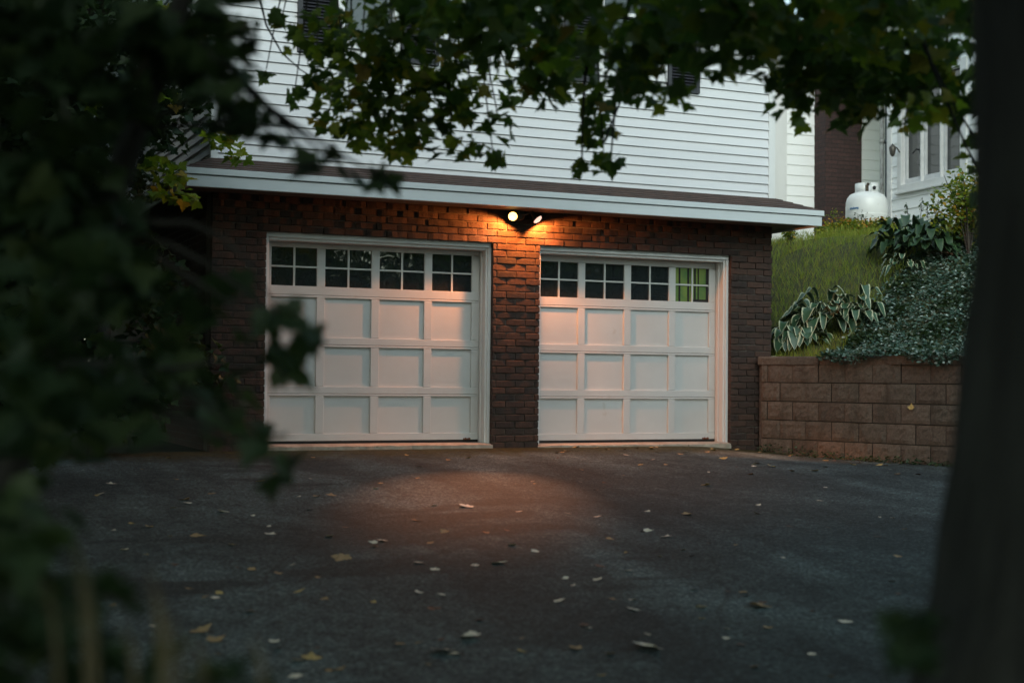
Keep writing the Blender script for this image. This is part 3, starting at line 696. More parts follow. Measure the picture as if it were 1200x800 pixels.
def hosta(label, base, R, n, mat, hgt=.3, leafL=.2, cat='hosta', lean=None, grp=None, size=.13):
    t = thing('hosta', label, cat, tuple(base), grp); mb = MB(); edge = []
    for i in range(n):
        az = random.uniform(0, 2*math.pi) if lean is None else random.gauss(lean, 1.9)
        rr = R*math.sqrt(random.random()); c = np.array(base)+np.array([math.cos(az)*rr*.6, math.sin(az)*rr*.6, 0])
        L = leafL*random.uniform(.75, 1.15); hosta_leaf(mb, edge, c, az+random.uniform(-.4, .4), L, size*random.uniform(.65, 1.3), random.uniform(.03, .36)*(L/.2), hgt*(1-.6*rr/R)*random.uniform(.45, 1.15), random.uniform(.2, 1.1))
    o = mb.build('foliage', mat, t); at_ = o.data.attributes.new('edge', 'FLOAT', 'POINT'); at_.data.foreach_set('value', edge)
    mb = MB()
    for i in range(9):
        a = random.uniform(0, 6.28); b = np.array(base); mb.tube([b-np.array([0, 0, .02]), b+np.array([math.cos(a)*.06, math.sin(a)*.06, hgt*.45]), b+np.array([math.cos(a)*.14, math.sin(a)*.14, hgt*.7])], .006, 5)
    mb.build('stem', M['darkleaf'], t)
def onbank(px, py, lift=0):
    r = ray(px, py)
    for i in range(400):
        Z = 12.5+i*.04; p = CAM+r*Z; u, v = uv(p[0], p[1])
        if u > .08 and bank_z(p[0], p[1])+lift > p[2]: return p
    return CAM+r*15
camdir = math.atan2(-.91, -.41)
b1 = onbank(934, 405); b2 = onbank(968, 385); b3 = onbank(1003, 378)
hosta('green hosta with cream leaf edges beside the brick garage corner', b1, .30, 60, M['hosta'], .36, .2, lean=camdir, size=.14)
hosta('broad cream edged hosta in the middle of the clump above the wall', b2, .40, 80, M['hosta'], .46, .22, lean=camdir-.2, size=.135)
hosta('cream edged hosta next to the silvery ground cover', b3, .28, 50, M['hosta'], .44, .19, lean=camdir+.2, size=.11)
b4_ = onbank(1060, 318)
hosta('small pale edged hosta at the top of the ground cover', b4_, .2, 22, M['hosta'], .24, .15, lean=camdir, size=.07)
for (px, py, lb) in ((1062, 296, 'dark green hosta beside the tall flower spikes'), (1088, 300, 'dark green hosta under the golden shrub')):
    hosta(lb, onbank(px, py), .42, 80, M['hosta_dark'], .46, .19, lean=camdir, size=.11)
def bush(name, label, cat, base, r, h, n, mat, size, tmpl=OVAL, stem='twig', fl=None):
    t = thing(name, label, cat, tuple(base)); base = np.array(base, float)
    leaves('foliage', mat, t, np.concatenate([blob(base+np.array([random.uniform(-.5, .5)*r, random.uniform(-.5, .5)*r, h*random.uniform(.35, .75)]), (r*.55, r*.55, h*.34), n//7) for _ in range(7)]), size, tmpl, .2, .8)
    mb = MB()
    for _ in range(10):
        a = random.uniform(0, 6.28); q = random.uniform(.3, .8); mb.tube([base-np.array([0, 0, .05]), base+np.array([math.cos(a)*r*q*.4, math.sin(a)*r*q*.4, h*.5]), base+np.array([math.cos(a)*r*q, math.sin(a)*r*q, h*.95])], [.012, .008, .003], 5)
    mb.build('stem', M[stem], t)
    if fl: leaves('flowers', M['flower'], t, blob(base+np.array([0, 0, h*.75]), (r, r, h*.25), fl), .045, OVAL, -.2, .5)
    return t
bush('golden_shrub', 'golden green shrub beside the trunk in front of the triple window', 'shrub', onbank(1136, 300), .42, .98, 2800, M['yellowbush'], .06)
pz = at(985, 286, 19.2); bush('flowering_plant', 'low yellow and orange flowering clump left of the propane tank', 'flowers', (pz[0], pz[1], bank_z(pz[0], pz[1])), .42, .34, 1500, M['yellowbush'], .055, fl=130)
pz = at(1022, 286, 19.2); bush('flowering_plant', 'low orange flowering clump in front of the propane tank', 'flowers', (pz[0], pz[1], bank_z(pz[0], pz[1])), .42, .36, 1500, M['yellowbush'], .055, fl=170)
pz = at(926, 283, 18.6); bush('weed_tuft', 'small leafy weed beside the garage eave at the top of the grass', 'weed', (pz[0], pz[1], bank_z(pz[0], pz[1])), .12, .25, 160, M['yellowbush'], .05)
# flower spikes
for i, (px, top) in enumerate(((1066, 237), (1078, 231), (1088, 238), (1094, 233))):
    p = at(px, 285, 18.5); zz = at(px, top, 18.5)[2]
    t = thing('flower_spike', 'thin dark flower stalk rising above the dark hostas in front of the white wall', 'flower stalk', tuple(p), 'flower stalks against the white siding')
    mb = MB(); tipx = random.uniform(-.05, .06); P = [p, p+np.array([tipx*.5, 0, (zz-p[2])*.6]), np.array([p[0]+tipx*1.6, p[1], zz])]; mb.tube(P, [.006, .005, .003], 5); mb.build('stalk', M['twig'], t)
    leaves('flower', M['darkleaf'], t, [P[1]+(P[2]-P[1])*random.uniform(.2, 1)+np.random.normal(0, .012, 3) for _ in range(22)], .04, OVAL, .6, .5)
# bare twiggy seedhead plant by the chimney
for px, top in ((975, 248), (1008, 250)):
    p = at(px, 284, 19.6); t = thing('dry_stalk_plant', 'dry brown stalk plant in front of the brick chimney' if px < 990 else 'thin leafy stalk plant in front of the propane tank', 'plant', tuple(p))
    mb = MB(); pts = []
    for _ in range(7):
        e = np.array(at(px+random.uniform(-9, 9), top+random.uniform(-3, 12), 19.6)); mb.tube([p, (p+e)/2+np.random.normal(0, .02, 3), e], [.006, .004, .002], 4); pts += [e+np.random.normal(0, .03, 3) for _ in range(9)]
    mb.build('stalk', M['twig'], t); leaves('foliage', M['yellowbush' if px < 990 else 'darkleaf'], t, pts, .035, OVAL, .2, .8)
# pale rock
p = at(991, 279, 19.9); RK = MB(); n = 14; prof = [(0, .0), (.13, .02), (.15, .08), (.10, .14), (0, .17)]
RK.lathe(prof, (p[0], p[1], p[2]-.06), n); RK.v = [(x+random.uniform(-.02, .02), y+random.uniform(-.02, .02), z+random.uniform(-.012, .012)) for x, y, z in RK.v]
tag(RK.build('garden_rock', M['stone']), 'pale rock between the chimney and the yellow flowers', 'rock')

# ------------------------------------------------------------------ trees in the foreground
def limb(mb, a, b, r0, r1, sag=.15, n=7):
    a, b = np.array(a, float), np.array(b, float); P = []; R_ = []
    off = np.random.normal(0, .05, 3)*np.linalg.norm(b-a)
    for i in range(n+1):
        t = i/n; P.append(a+(b-a)*t+off*math.sin(math.pi*t)+np.array([0, 0, sag*math.sin(math.pi*t)*np.linalg.norm(b-a)])); R_.append(r0+(r1-r0)*t)
    mb.tube(P, R_, 6, caps=False)
np.random.seed(4)
LEAF = .094
def leafcount(rx, ry, Z, cov): return max(4, int(.85*cov*math.pi*rx*ry/((LEAF*.62*F/Z)**2*.62)))
# --- right tree: the trunk that fills the right edge
tb = at(1372, 700, 2.32); TB = np.array([tb[0], tb[1], drive_z(tb[0], tb[1])-.1])
TR = thing('maple_tree', 'maple with a massive dark trunk at the right edge and leafy branches overhanging the driveway', 'tree', tuple(TB))
mb = MB(); P = []; R_ = []
for i in range(46):
    z = TB[2]+i*.12; h = z-.622
    P.append((TB[0]+.02*math.sin(i*.2), TB[1]+.015*math.cos(i*.25), z))
    R_.append(.297+min(.3, .042*max(0, (.62-h)/.59)**1.78))
mb.tube(P, R_, 40, wob=.05)
top = np.array(P[-1]); fork = [top+np.array(v) for v in ((-.6, 1.5, 1.6), (.9, .9, 2.0), (-1.4, .2, 1.5), (.3, -1.2, 2.0))]
for f_ in fork: limb(mb, top-np.array([0, 0, .3]), f_, .2, .1, .05)
CL = [ # px, py, rx, ry, Z, coverage  (clumps as they stand in space)
 (560, 36, 85, 44, 6.6, 2.3), (650, 78, 58, 46, 6.8, 2.1), (580, 5, 110, 26, 6.0, 2.0), (700, 140, 26, 34, 7.0, 1.5), (706, 182, 15, 20, 7.0, 1.1), (682, 196, 9, 10, 7.0, .9), (716, 188, 10, 8, 7.0, .8),
 (760, 50, 75, 52, 6.0, 2.0), (768, 108, 22, 16, 6.6, .9), (730, 96, 30, 20, 6.4, 1.1), (855, 40, 72, 40, 5.4, 2.2), (848, 78, 16, 12, 6.0, 1.2),
 (930, 62, 55, 52, 6.4, 2.2), (922, 118, 16, 20, 7.0, 1.2), (938, 138, 13, 10, 7.4, 1.0), (985, 82, 60, 52, 6.6, 2.3), (1000, 128, 34, 26, 7.0, 1.6), (1055, 62, 62, 62, 6.8, 2.0), (1046, 106, 44, 26, 7.2, 1.7),
 (1070, 138, 14, 12, 7.4, 1.0), (1060, 152, 7, 8, 7.4, .9), (1105, 90, 40, 46, 7.0, 1.8), (1108, 132, 26, 12, 7.2, 1.1), (1150, 120, 26, 55, 6.6, 1.9), (1148, 185, 10, 22, 6.6, 1.2), (1156, 240, 10, 28, 6.2, 1.3),
 (640, 10, 90, 30, 5.6, 1.9), (1000, 10, 190, 40, 5.6, 2.0), (820, -5, 110, 30, 5.2, 2.0), (1120, 20, 50, 30, 6.4, .9)]
pts = []; 
for (px, py, rx, ry, Z, cov) in CL:
    pts.append(pxblob(px, py, rx, ry, Z, leafcount(rx, ry, Z, cov), .15+rx*Z/F*.8))
    c = at(px, py, Z); src = fork[0] if px < 900 else fork[1]
    hub = at(820 if px < 900 else 1050, -260, 6.0)
    limb(mb, hub, c+UP*ry*Z/F*.6, .018, .004, .04)
for hub, s in ((at(820, -260, 6.0), fork[0]), (at(1050, -260, 6.0), fork[1])): limb(mb, s, hub, .1, .03, .05)
# drooping twigs inside the picture
for pl, Z in (([(700, 60), (704, 120), (708, 190)], 7.0), ([(775, 40), (780, 90), (790, 125)], 6.6), ([(572, 20), (575, 70), (573, 110)], 6.8)):
    mb.tube([at(a, b, Z) for a, b in pl], [.006, .004, .002], 5, caps=False)
mb.build('trunk', M['bark'], TR)
allp = np.concatenate(pts); allp = allp[allp[:, 2] > 1.2]
leaves('crown', M['maple'], TR, allp, LEAF, MAPLE, .7, .7)
# unseen rest of the crown above the frame, laid out to shade doors and drive
def shade_crown(name, parent, boxes, mat=M['maple'], size=.17):
    pp = np.concatenate([blob(c, r, n) for c, r, n in boxes])
    keep = []
    for p in pp:
        a, b, z = proj(p)
        if not (z > .3 and -60 < a < 1260 and b > -45): keep.append(p)
    leaves(name, mat, parent, np.array(keep), size, MAPLE, .5, .7)
shade_crown('shade_crown', TR, [((-1.2, -5.6, 4.0), (3.2, 2.6, .9), 2300), ((-4.0, -11.0, 3.9), (3.4, 3.0, 1.4), 4200), ((.8, -8.4, 4.2), (2.2, 2.4, 1.0), 1200), ((-4.5, -14.5, 3.0), (3.5, 1.8, 2.2), 4000), ((-.5, -11.5, 3.2), (2.0, 3.0, 1.8), 2600)])
leaves('sucker_leaves', M['darkleaf'], TR, np.concatenate([pxblob(1078, 722, 22, 18, 2.05, 14, .05), pxblob(1068, 768, 22, 16, 2.0, 14, .05)]), .05, MAPLE, .3, .7)

# --- left tree, leaning stem close to the camera
lb = at(-30, 640, 3.1); LB = np.array([lb[0], lb[1], drive_z(lb[0], lb[1])-.05])
TL = thing('leaning_maple', 'young maple leaning in from the left edge with blurred dark leaves', 'tree', tuple(LB))
mb = MB(); path = [LB, at(-10, 600, 3.1), at(60, 430, 3.15), at(118, 270, 3.2), at(160, 150, 3.25), at(205, 30, 3.3), at(240, -90, 3.35), at(290, -300, 3.5)]
mb.tube(path, [.05, .045, .036, .033, .030, .026, .022, .014], 10, wob=.04)
CLL = [(60, 60, 110, 90, 2.9, 2.6), (170, 40, 70, 60, 3.1, 2.2), (45, 210, 95, 100, 3.0, 2.4), (245, 60, 42, 50, 3.2, 2.6), (262, 95, 30, 36, 3.0, 2.6), (262, 22, 34, 40, 3.4, 2.0), (286, 138, 34, 22, 3.2, 2.0), (316, 148, 12, 10, 3.2, 1.4), (130, 130, 50, 50, 3.4, 1.4),
       (365, 190, 26, 14, 3.6, 1.4), (405, 200, 30, 18, 3.6, 1.6), (445, 208, 24, 14, 3.6, 1.5), (325, 168, 14, 8, 3.6, 1.2),
       (60, 350, 95, 70, 2.6, 2.4), (60, 470, 90, 80, 2.5, 2.0), (200, 420, 55, 50, 3.2, 1.6), (235, 340, 40, 40, 3.4, 1.5), (150, 320, 60, 60, 3.0, 1.8), (255, 470, 40, 45, 3.2, 1.6), (150, 470, 60, 55, 2.8, 2.0), (300, 380, 22, 20, 3.0, 1.2), (340, 388, 24, 12, 2.8, 1.4), (325, 365, 13, 9, 2.8, 1.4), (318, 412, 10, 9, 2.8, 1.2),
       (318, 525, 14, 14, 2.7, 1.6), (338, 550, 20, 14, 2.7, 1.8), (290, 510, 22, 18, 2.8, 1.2), (20, 600, 50, 50, 2.3, 1.4), (60, 620, 28, 18, 2.2, 1.2)]
pts = []
for (px, py, rx, ry, Z, cov) in CLL:
    pts.append(pxblob(px, py, rx, ry, Z, leafcount(rx, ry, Z, cov), .12+rx*Z/F*.6))
    c = at(px, py, Z); j = min(range(len(path)), key=lambda k: np.linalg.norm(path[k]-c)); limb(mb, path[j], c, .010, .003, .03, 5)
mb.build('trunk', M['bark'], TL)
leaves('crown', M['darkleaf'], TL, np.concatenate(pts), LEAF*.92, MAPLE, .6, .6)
shade_crown('shade_crown', TL, [((-6.0, -8.8, 3.4), (2.2, 2.4, 1.2), 3600), ((-7.6, -11.2, 2.2), (1.2, 2.4, 1.8), 2600)], M['darkleaf'], .14)

# --- middle maple: the sharper twigs in front of the siding, its trunk left of the drive
mt = at(-60, 560, 9.0); MT = np.array([mt[0], mt[1], drive_z(-5, mt[1])-.05])
TM = thing('maple_tree', 'maple left of the driveway whose leafy twigs hang before the white siding', 'tree', tuple(MT))
mb = MB(); tp2 = at(-30, -150, 9.0); mb.tube([MT, (MT+tp2)/2+np.array([.1, 0, 0]), tp2, tp2+np.array([.2, 0, 2.5])], [.17, .14, .12, .08], 16, wob=.05)
CLM = [(395, 40, 52, 36, 7.6, 1.3), (330, 28, 22, 16, 8.0, .8), (312, 84, 8, 8, 8.2, .7), (345, 112, 14, 8, 8.0, .8), (385, 96, 30, 20, 7.8, 1.2), (382, 148, 16, 14, 8.0, .9), (372, 135, 10, 10, 8.0, .8), (420, 100, 42, 34, 7.4, 1.4), (415, 150, 26, 20, 7.4, 1.1),
       (452, 60, 46, 42, 7.2, 1.6), (462, 130, 30, 26, 7.3, 1.4), (475, 165, 34, 20, 7.5, 1.2), (500, 140, 28, 28, 7.2, 1.4), (530, 175, 26, 12, 7.3, 1.3), (505, 90, 30, 26, 7.2, 1.3), (530, 120, 18, 28, 7.2, 1.3), (555, 130, 20, 26, 7.2, 1.2), (577, 178, 26, 11, 7.3, 1.3), (585, 150, 14, 20, 7.3, 1.2), (600, 110, 16, 22, 7.3, 1.0), (480, 20, 60, 28, 7.0, 1.7), (550, 92, 30, 20, 7.2, .8)]
pts = []; hubs = [at(380, -160, 8), at(520, -160, 7.4)]
for (px, py, rx, ry, Z, cov) in CLM:
    pts.append(pxblob(px, py, rx, ry, Z, leafcount(rx, ry, Z, cov), .12+rx*Z/F*.8)); limb(mb, hubs[0] if px < 440 else hubs[1], at(px, py-ry*.3, Z), .009, .003, .03)
for h_ in hubs: limb(mb, tp2, h_, .07, .02, .12)
mb.tube([at(300, -20, 8), at(312, 30, 8), at(330, 62, 8), at(352, 82, 8), at(372, 94, 8)], [.008, .006, .005, .004, .003], 5, caps=False)
mb.tube([at(470, 2, 7.3), at(520, 18, 7.3), at(575, 27, 7.3), at(640, 26, 7.3)], [.012, .010, .008, .006], 6, caps=False)
mb.build('trunk', M['bark'], TM)
leaves('crown', M['maple'], TM, np.concatenate(pts), LEAF, MAPLE, .6, .7)
yl = np.concatenate([pxblob(px, py, rx, ry, 7.2, n, .3) for px, py, rx, ry, n in ((380, 40, 50, 30, 26), (400, 130, 36, 36, 30), (440, 160, 40, 20, 26), (490, 90, 60, 50, 60), (560, 90, 40, 20, 22), (470, 180, 24, 8, 10), (530, 20, 60, 20, 16), (420, 10, 60, 14, 12), (540, 170, 26, 12, 10))])
leaves('highlight_leaves', M['maple_hi'], TM, yl, .07, MAPLE, .5, .8)
up2 = [p for p in np.concatenate([blob((-5.0, 1.8, 5.3), (1.7, 3.2, 1.2), 3200), blob((-5.2, 3, 3.2), (1.2, 2.5, 1.6), 1600)]) if proj(p)[0] < 150 or proj(p)[1] < -30]
leaves('side_shade_crown', M['darkleaf'], TM, np.array(up2), .15, MAPLE, .5, .7)  # crown mass added to keep sky light off the left side wall
shade_crown('shade_crown', TM, [((-6.0, -5.0, 4.3), (3.2, 3.0, 1.1), 4200), ((-3.6, -4.4, 4.0), (2.0, 2.0, .8), 1000), ((-7.5, -1.0, 4.5), (3.0, 3.5, 2.0), 3600)])
yr = np.concatenate([pxblob(px, py, rx, ry, 6.3, n, .3) for px, py, rx, ry, n in ((660, 60, 30, 40, 14), (745, 60, 30, 50, 60), (780, 110, 20, 10, 8), (845, 75, 12, 14, 9), (860, 20, 40, 24, 50), (1040, 30, 50, 20, 20), (1150, 15, 26, 14, 26), (1020, 70, 40, 40, 16), (930, 60, 40, 50, 14), (1090, 130, 30, 30, 16), (806, 112, 8, 5, 2))])
leaves('highlight_leaves', M['maple_hi'], TR, yr, .08, MAPLE, .5, .8)

# --- small tree beside the left wall of the house, light on its tips put into their yellow-green colour
sp = at(110, 520, 12.2); SP = np.array([sp[0], sp[1], drive_z(-5, sp[1])])
TS = thing('young_tree', 'young tree with yellow green leaf tips at the left corner of the garage', 'tree', tuple(SP))
mb = MB(); mb.tube([SP, at(120, 400, 12.2), at(135, 260, 12.2), at(150, 120, 12.3), at(170, -40, 12.4)], [.07, .06, .05, .035, .02], 10, wob=.05)
CS = [(80, 250, 60, 60, 12.4, 1.6), (60, 380, 70, 80, 12.4, 1.8), (170, 330, 50, 60, 12.6, 1.5), (60, 100, 90, 90, 12.4, 1.8), (150, 30, 60, 50, 12.4, 2.2), (170, 95, 45, 40, 12.4, 1.6), (215, 40, 40, 40, 12.2, 2.0), (205, 125, 40, 34, 12.3, 1.2), (160, 215, 30, 26, 12.3, 1.5), (185, 150, 42, 34, 12.0, 1.6), (225, 100, 28, 26, 12.0, 1.3), (120, 180, 50, 50, 12.4, 1.8), (190, 420, 50, 60, 12.6, 1.3), (120, 480, 90, 40, 12.2, 1.5), (250, 430, 30, 40, 12.8, .8)]  # some clumps added over the side wall, dark leaves standing for its shade
pts = []
for (px, py, rx, ry, Z, cov) in CS:
    pts.append(pxblob(px, py, rx, ry, Z, leafcount(rx, ry, Z, cov), .5)); limb(mb, at(135, min(max(py, 120), 400), 12.2), at(px, py, Z), .02, .005, .05)
mb.build('trunk', M['bark'], TS)
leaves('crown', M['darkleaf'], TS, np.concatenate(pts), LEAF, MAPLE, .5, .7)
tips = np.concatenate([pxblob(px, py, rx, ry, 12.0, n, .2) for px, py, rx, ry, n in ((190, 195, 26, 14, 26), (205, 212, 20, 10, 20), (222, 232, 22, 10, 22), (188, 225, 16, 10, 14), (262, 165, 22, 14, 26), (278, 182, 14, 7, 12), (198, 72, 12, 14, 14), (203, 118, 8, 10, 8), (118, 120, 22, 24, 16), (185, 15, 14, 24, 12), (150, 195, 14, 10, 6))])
leaves('tip_foliage', M['maple_hi'], TS, tips, .10, MAPLE, .5, .7)

# --- bushes along the left side and behind, so the view ends in foliage
for i, (px, py, Z, r, h, lb_) in enumerate([(20, 560, 9, 1.1, 2.2, 'dense dark bush left of the driveway nearest the camera side'), (30, 540, 13.5, 1.5, 3.2, 'tall dark bush in the shade left of the garage'), (-40, 500, 17, 2.2, 5.0, 'big dark bush behind the left side of the house')]):
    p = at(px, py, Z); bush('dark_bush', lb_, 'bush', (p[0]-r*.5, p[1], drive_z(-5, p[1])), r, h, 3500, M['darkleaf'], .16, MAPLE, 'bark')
for i, (x, y, h, lb_) in enumerate([(-4.8, 1.8, 6.5, 'tall dark evergreen added to shade the left wall of the house'), (-4.9, 5.0, 7.5, 'taller dark evergreen added for shade behind the first one'), (-8.8, .3, 7.5, 'dark evergreen at the far left edge')]):  # first two evergreens added close by to block sky light on the wall
    t = thing('evergreen', lb_, 'tree', (x, y, -.3)); mb = MB(); mb.tube([(x, y, -.4), (x, y, h*.5), (x, y, h-.4)], [.14, .1, .03], 10, wob=.05); mb.build('trunk', M['bark'], t)
    q = [];
    for k in range(2600):
        tt = random.random()**.7; rr = (1.35-1.0*tt)*random.uniform(.45, 1)**.5*(1+.25*math.sin(k)); an = random.uniform(0, 6.28); q.append((x+rr*math.cos(an), y+rr*math.sin(an), .1+h*tt))
    leaves('crown', M['darkleaf'], t, q, .24, OVAL, .5, .7)
# tall dry grass clump, very near
g = at(120, 760, 1.7); G0 = np.array([g[0], g[1], drive_z(g[0], g[1])])
DG = thing('dry_grass_clump', 'tall blurred clump of dry grass at the bottom left corner', 'grass', tuple(G0))
mb = MB()
for px, tp_ in ((95, 640), (104, 660), (182, 665), (190, 690), (205, 720), (60, 680), (230, 740), (150, 730), (300, 745)):
    b = np.array([*(at(px+random.uniform(-20, 20), 800, 1.7)[:2]), G0[2]]); mid = at(px+8, 790, 1.7); e = at(px-6, tp_, 1.7)
    mb.tube([b, mid, (mid+e)/2+RT*.004, e], [.004, .004, .0035, .001], 5, caps=False)
mb.build('blade', M['drygrass'], DG)
pts = np.concatenate([pxblob(px, py, rx, ry, 1.9, n, .12) for px, py, rx, ry, n in ((30, 740, 70, 60, 46), (120, 790, 80, 50, 40), (240, 815, 90, 34, 30), (10, 650, 60, 60, 34), (90, 700, 50, 40, 16))])
leaves('foliage', M['darkleaf'], DG, pts, .06, MAPLE, .2, .7)

# --- mostly out-of-view trees added behind the camera and across the street: they show in the panes and shade the drive
for i, (x, y, h, lb_) in enumerate([(-14, -22, 9, 'large tree added for shade across the street on the left'), (-9, -25, 11, 'large tree added for shade across the street behind the camera'), (-3.5, -23, 10, 'large tree added for shade across the street in the middle of its row'), (3, -24, 5.0, 'large tree across the street on the right'), (8.5, -21, 4.4, 'spreading tree across the street facing the garage doors'), (13, -24, 6, 'slightly taller tree across the street at the far right'), (17, -18, 5.5, 'tree at the right end of the row across the street'), (-16, -13, 10, 'large tree at the left border of the yard'), (-14, -4, 10, 'large tree at the left border near the garage'), (-13, 5, 10, 'large tree behind the left side of the house'), (-4.6, 12.5, 9, 'tree behind the back left corner of the house'), (-8, 11, 8, 'tree left of the one behind the house corner')]):
    t = thing('street_tree', lb_, 'tree', (x, y, -1.6)); mb = MB(); mb.tube([(x, y, -1.8), (x, y, h*.45), (x+.2, y, h*.8)], [.3, .22, .1], 12, wob=.05); mb.build('trunk', M['bark'], t)
    leaves('crown', M['maple'], t, np.concatenate([blob((x+random.uniform(-2.4, 2.4), y+random.uniform(-2.4, 2.4), h*random.uniform(.35, .85)), (2.0, 2.0, 1.6), 330) for _ in range(14)]), .34, MAPLE, .5, .7)

# ------------------------------------------------------------------ fallen leaves
LEAFG = 'dry leaves scattered on the driveway'
def leafmesh(kind):
    me = bpy.data.meshes.new('fallen_leaf'); T, Fs = MAPLE; V = []
    cu = random.uniform(-.1, .5); cv = random.uniform(-.2, .3)
    for x, y, z in T: V.append((x, y-.45, .02+cu*x*x+cv*(y-.45)**2))
    me.from_pydata(V, [], [tuple(f) for f in Fs]); me.materials.append(M[kind]); me.update(); return me
meshes = {k: [leafmesh(k) for _ in range(4)] for k in ('fallpale', 'falltan', 'fallbrown', 'fallyellow')}
def on_drive(px, py):
    r = ray(px, py); Z = 3.0
    while Z < 16:
        p = CAM+r*Z
        if p[2] <= drive_z(p[0], p[1]): return p
        Z += .01
    return None
COLN = {'fallpale': 'pale', 'falltan': 'tan', 'fallbrown': 'brown', 'fallyellow': 'yellow'}
def fallen(px, py, s, kind, label=None):
    p = on_drive(px, py)
    if p is None or uv(p[0], p[1])[0] > .0 or p[1] > -.03: return
    o = bpy.data.objects.new('fallen_leaf', random.choice(meshes[kind])); COL.objects.link(o)
    o.location = (p[0], p[1], drive_z(p[0], p[1])+.003); o.rotation_euler = (random.uniform(-.25, .25), random.uniform(-.25, .25), random.uniform(0, 6.28)); o.scale = (s, s, s)
    tag(o, label or ('small dry %s leaf lying on the dark asphalt' % COLN[kind]), 'leaf', LEAFG)
fallen(763, 760, .145, 'fallpale', 'largest pale leaf, low in the picture in front of the right garage door')
fallen(545, 746, .12, 'fallpale', 'wide pale leaf near the bottom left of centre'); fallen(520, 763, .10, 'fallpale', 'pale leaf just below the wide pale leaf near the bottom')
fallen(891, 711, .11, 'falltan', 'curled tan and brown leaf on the lower right of the driveway'); fallen(545, 594, .11, 'fallpale', 'bright pale leaf in the orange pool of lamp light')
for px, py, s, k in [(585, 660, .09, 'fallpale'), (399, 655, .11, 'falltan'), (742, 715, .06, 'fallpale'), (820, 711, .07, 'fallpale'), (702, 664, .06, 'fallbrown'), (874, 698, .05, 'fallbrown'), (892, 706, .05, 'fallbrown'), (990, 730, .07, 'fallpale'), (673, 760, .06, 'falltan'),
                     (507, 713, .07, 'fallbrown'), (489, 610, .06, 'falltan'), (549, 537, .06, 'fallyellow'), (781, 629, .07, 'fallpale'), (760, 622, .06, 'fallpale'), (716, 632, .06, 'falltan'), (804, 603, .08, 'falltan'), (827, 569, .07, 'fallyellow'), (880, 556, .07, 'falltan'), (700, 606, .05, 'fallpale'),
                     (520, 624, .06, 'falltan'), (569, 624, .05, 'fallbrown'), (655, 705, .06, 'fallpale'), (683, 733, .06, 'fallbrown'), (237, 740, .10, 'falltan'), (254, 750, .08, 'falltan'), (365, 770, .08, 'fallyellow'), (470, 755, .05, 'falltan'), (232, 628, .09, 'falltan'), (262, 600, .07, 'fallpale'), (218, 586, .08, 'falltan'), (130, 567, .07, 'fallpale'),
                     (220, 590, .06, 'fallpale'), (305, 564, .07, 'fallyellow'), (318, 626, .07, 'fallpale'), (240, 700, .06, 'falltan'), (448, 634, .06, 'fallpale'), (490, 660, .06, 'fallpale'), (510, 667, .05, 'fallpale'), (350, 693, .07, 'fallyellow'), (296, 668, .05, 'falltan'), (388, 580, .07, 'falltan'), (370, 582, .06, 'falltan'), (440, 640, .04, 'fallbrown'),
                     (905, 547, .08, 'fallyellow'), (955, 552, .08, 'fallyellow'), (968, 540, .07, 'fallyellow'), (925, 534, .07, 'falltan'), (888, 543, .08, 'falltan'), (1030, 545, .07, 'fallyellow'), (835, 528, .06, 'fallyellow'), (1052, 556, .06, 'falltan'), (1000, 545, .06, 'fallyellow'), (848, 538, .08, 'fallyellow'), (780, 545, .05, 'falltan')]:
    fallen(px, py, s, k)
for i in range(150):
    px = random.uniform(110, 1090); py = 533+262*random.random()**1.5
    fallen(px, py, random.uniform(.025, .055), random.choice(['fallpale', 'fallpale', 'falltan', 'fallbrown', 'fallbrown', 'falltan', 'fallpale', 'fallyellow']))
for i in range(34):
    px = random.uniform(640, 1060); fallen(px, random.uniform(524, 532)+max(0, px-880)*.09, random.uniform(.04, .07), random.choice(['falltan', 'fallyellow', 'fallbrown', 'falltan']))
# one leaf caught on the block wall
o = bpy.data.objects.new('fallen_leaf', meshes['fallyellow'][0]); COL.objects.link(o)
for i in range(300):
    p = at(1068, 476, 12+i*.02)
    if uv(p[0], p[1])[0] > -.03: break
o.location = tuple(p); o.scale = (.06, .06, .06); o.rotation_euler = (rad(80), 0, rad(-60)); tag(o, 'yellow leaf stuck to the face of the block wall', 'leaf')
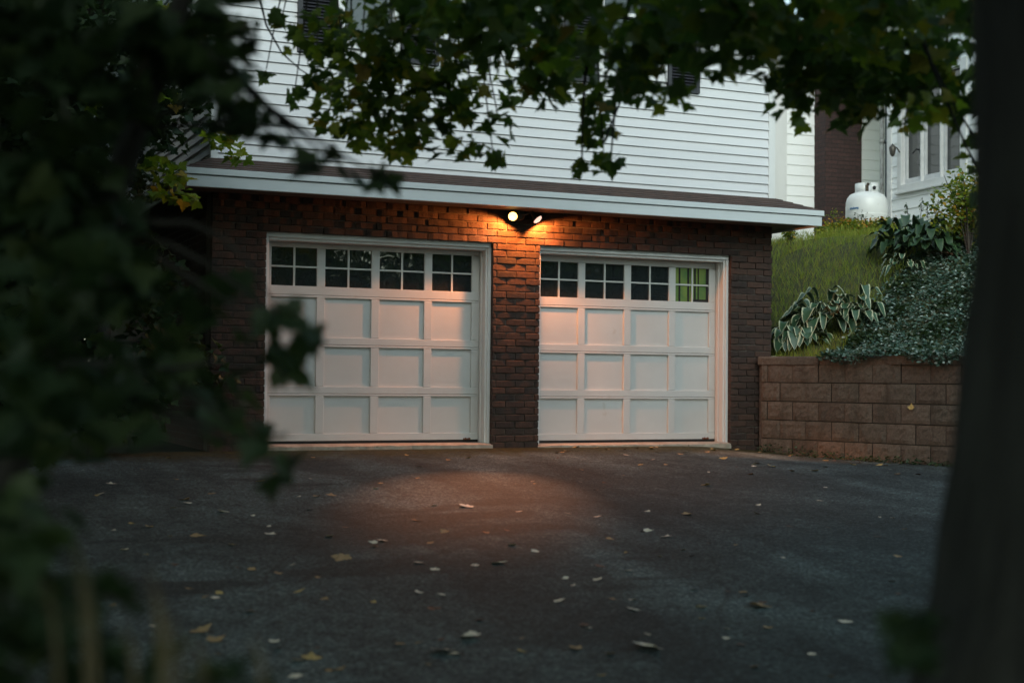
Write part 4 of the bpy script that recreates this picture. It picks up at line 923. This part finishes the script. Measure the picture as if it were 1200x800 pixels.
# moss and weeds at the foot of the block wall
wp = []
for _ in range(1500):
    v = random.uniform(.0, 5.5); hgt = (.5+.5*math.sin(v*3.1)*math.sin(v*1.3+1)); p = W0+WD*v-WN*random.uniform(0, .10+.12*hgt); wp.append((p[0], p[1], drive_z(p[0], p[1])+random.uniform(0, .02+.13*hgt*random.random())))
tag(leaves('wall_foot_weeds', M['darkleaf'], None, wp, .035, OVAL, .1, .8), 'dark weeds growing along the foot of the block wall', 'weeds', None, 'stuff')

# ------------------------------------------------------------------ light
w = bpy.data.worlds.new('World'); scene.world = w; w.use_nodes = True; n = w.node_tree; bg = n.nodes['Background']
sky = n.nodes.new('ShaderNodeTexSky'); sky.sky_type = 'NISHITA'; sky.sun_disc = False; SE, SA = rad(32), rad(200)
sky.sun_elevation = SE; sky.sun_rotation = SA; sky.air_density = 1.6; sky.dust_density = 1.5; sky.ozone_density = 2.5
hs = n.nodes.new('ShaderNodeHueSaturation'); hs.inputs['Saturation'].default_value = .62; n.links.new(sky.outputs[0], hs.inputs['Color']); tn = n.nodes.new('ShaderNodeMix'); tn.data_type = 'RGBA'; tn.blend_type = 'MULTIPLY'; tn.inputs[0].default_value = 1; tn.inputs[7].default_value = (.89, 1.04, 1.0, 1)
n.links.new(hs.outputs[0], tn.inputs[6]); n.links.new(tn.outputs[2], bg.inputs['Color']); bg.inputs['Strength'].default_value = .145
s = bpy.data.lights.new('sun', 'SUN'); s.energy = .5; s.angle = rad(40); s.color = (1, 1, .97); so = bpy.data.objects.new('sun', s); COL.objects.link(so)
d = Vector((math.sin(SA)*math.cos(SE), math.cos(SA)*math.cos(SE), math.sin(SE))); so.rotation_euler = d.to_track_quat('Z', 'Y').to_euler()

# ------------------------------------------------------------------ camera
cam = bpy.data.cameras.new('camera'); co = bpy.data.objects.new('camera', cam); COL.objects.link(co)
mt_ = Matrix(((RT[0], UP[0], -_fw[0], CAM[0]), (RT[1], UP[1], -_fw[1], CAM[1]), (RT[2], UP[2], -_fw[2], CAM[2]), (0, 0, 0, 1))); co.matrix_world = mt_
cam.sensor_width = 36; cam.lens = 36*F/1200; cam.clip_end = 3000; cam.clip_start = .05
cam.dof.use_dof = True; cam.dof.focus_distance = 14.2; cam.dof.aperture_fstop = 1.8
scene.camera = co
vs = scene.view_settings; vs.view_transform = 'Standard'; vs.look = 'None'; vs.gamma = 1; vs.exposure = 0.80; vs.use_curve_mapping = False
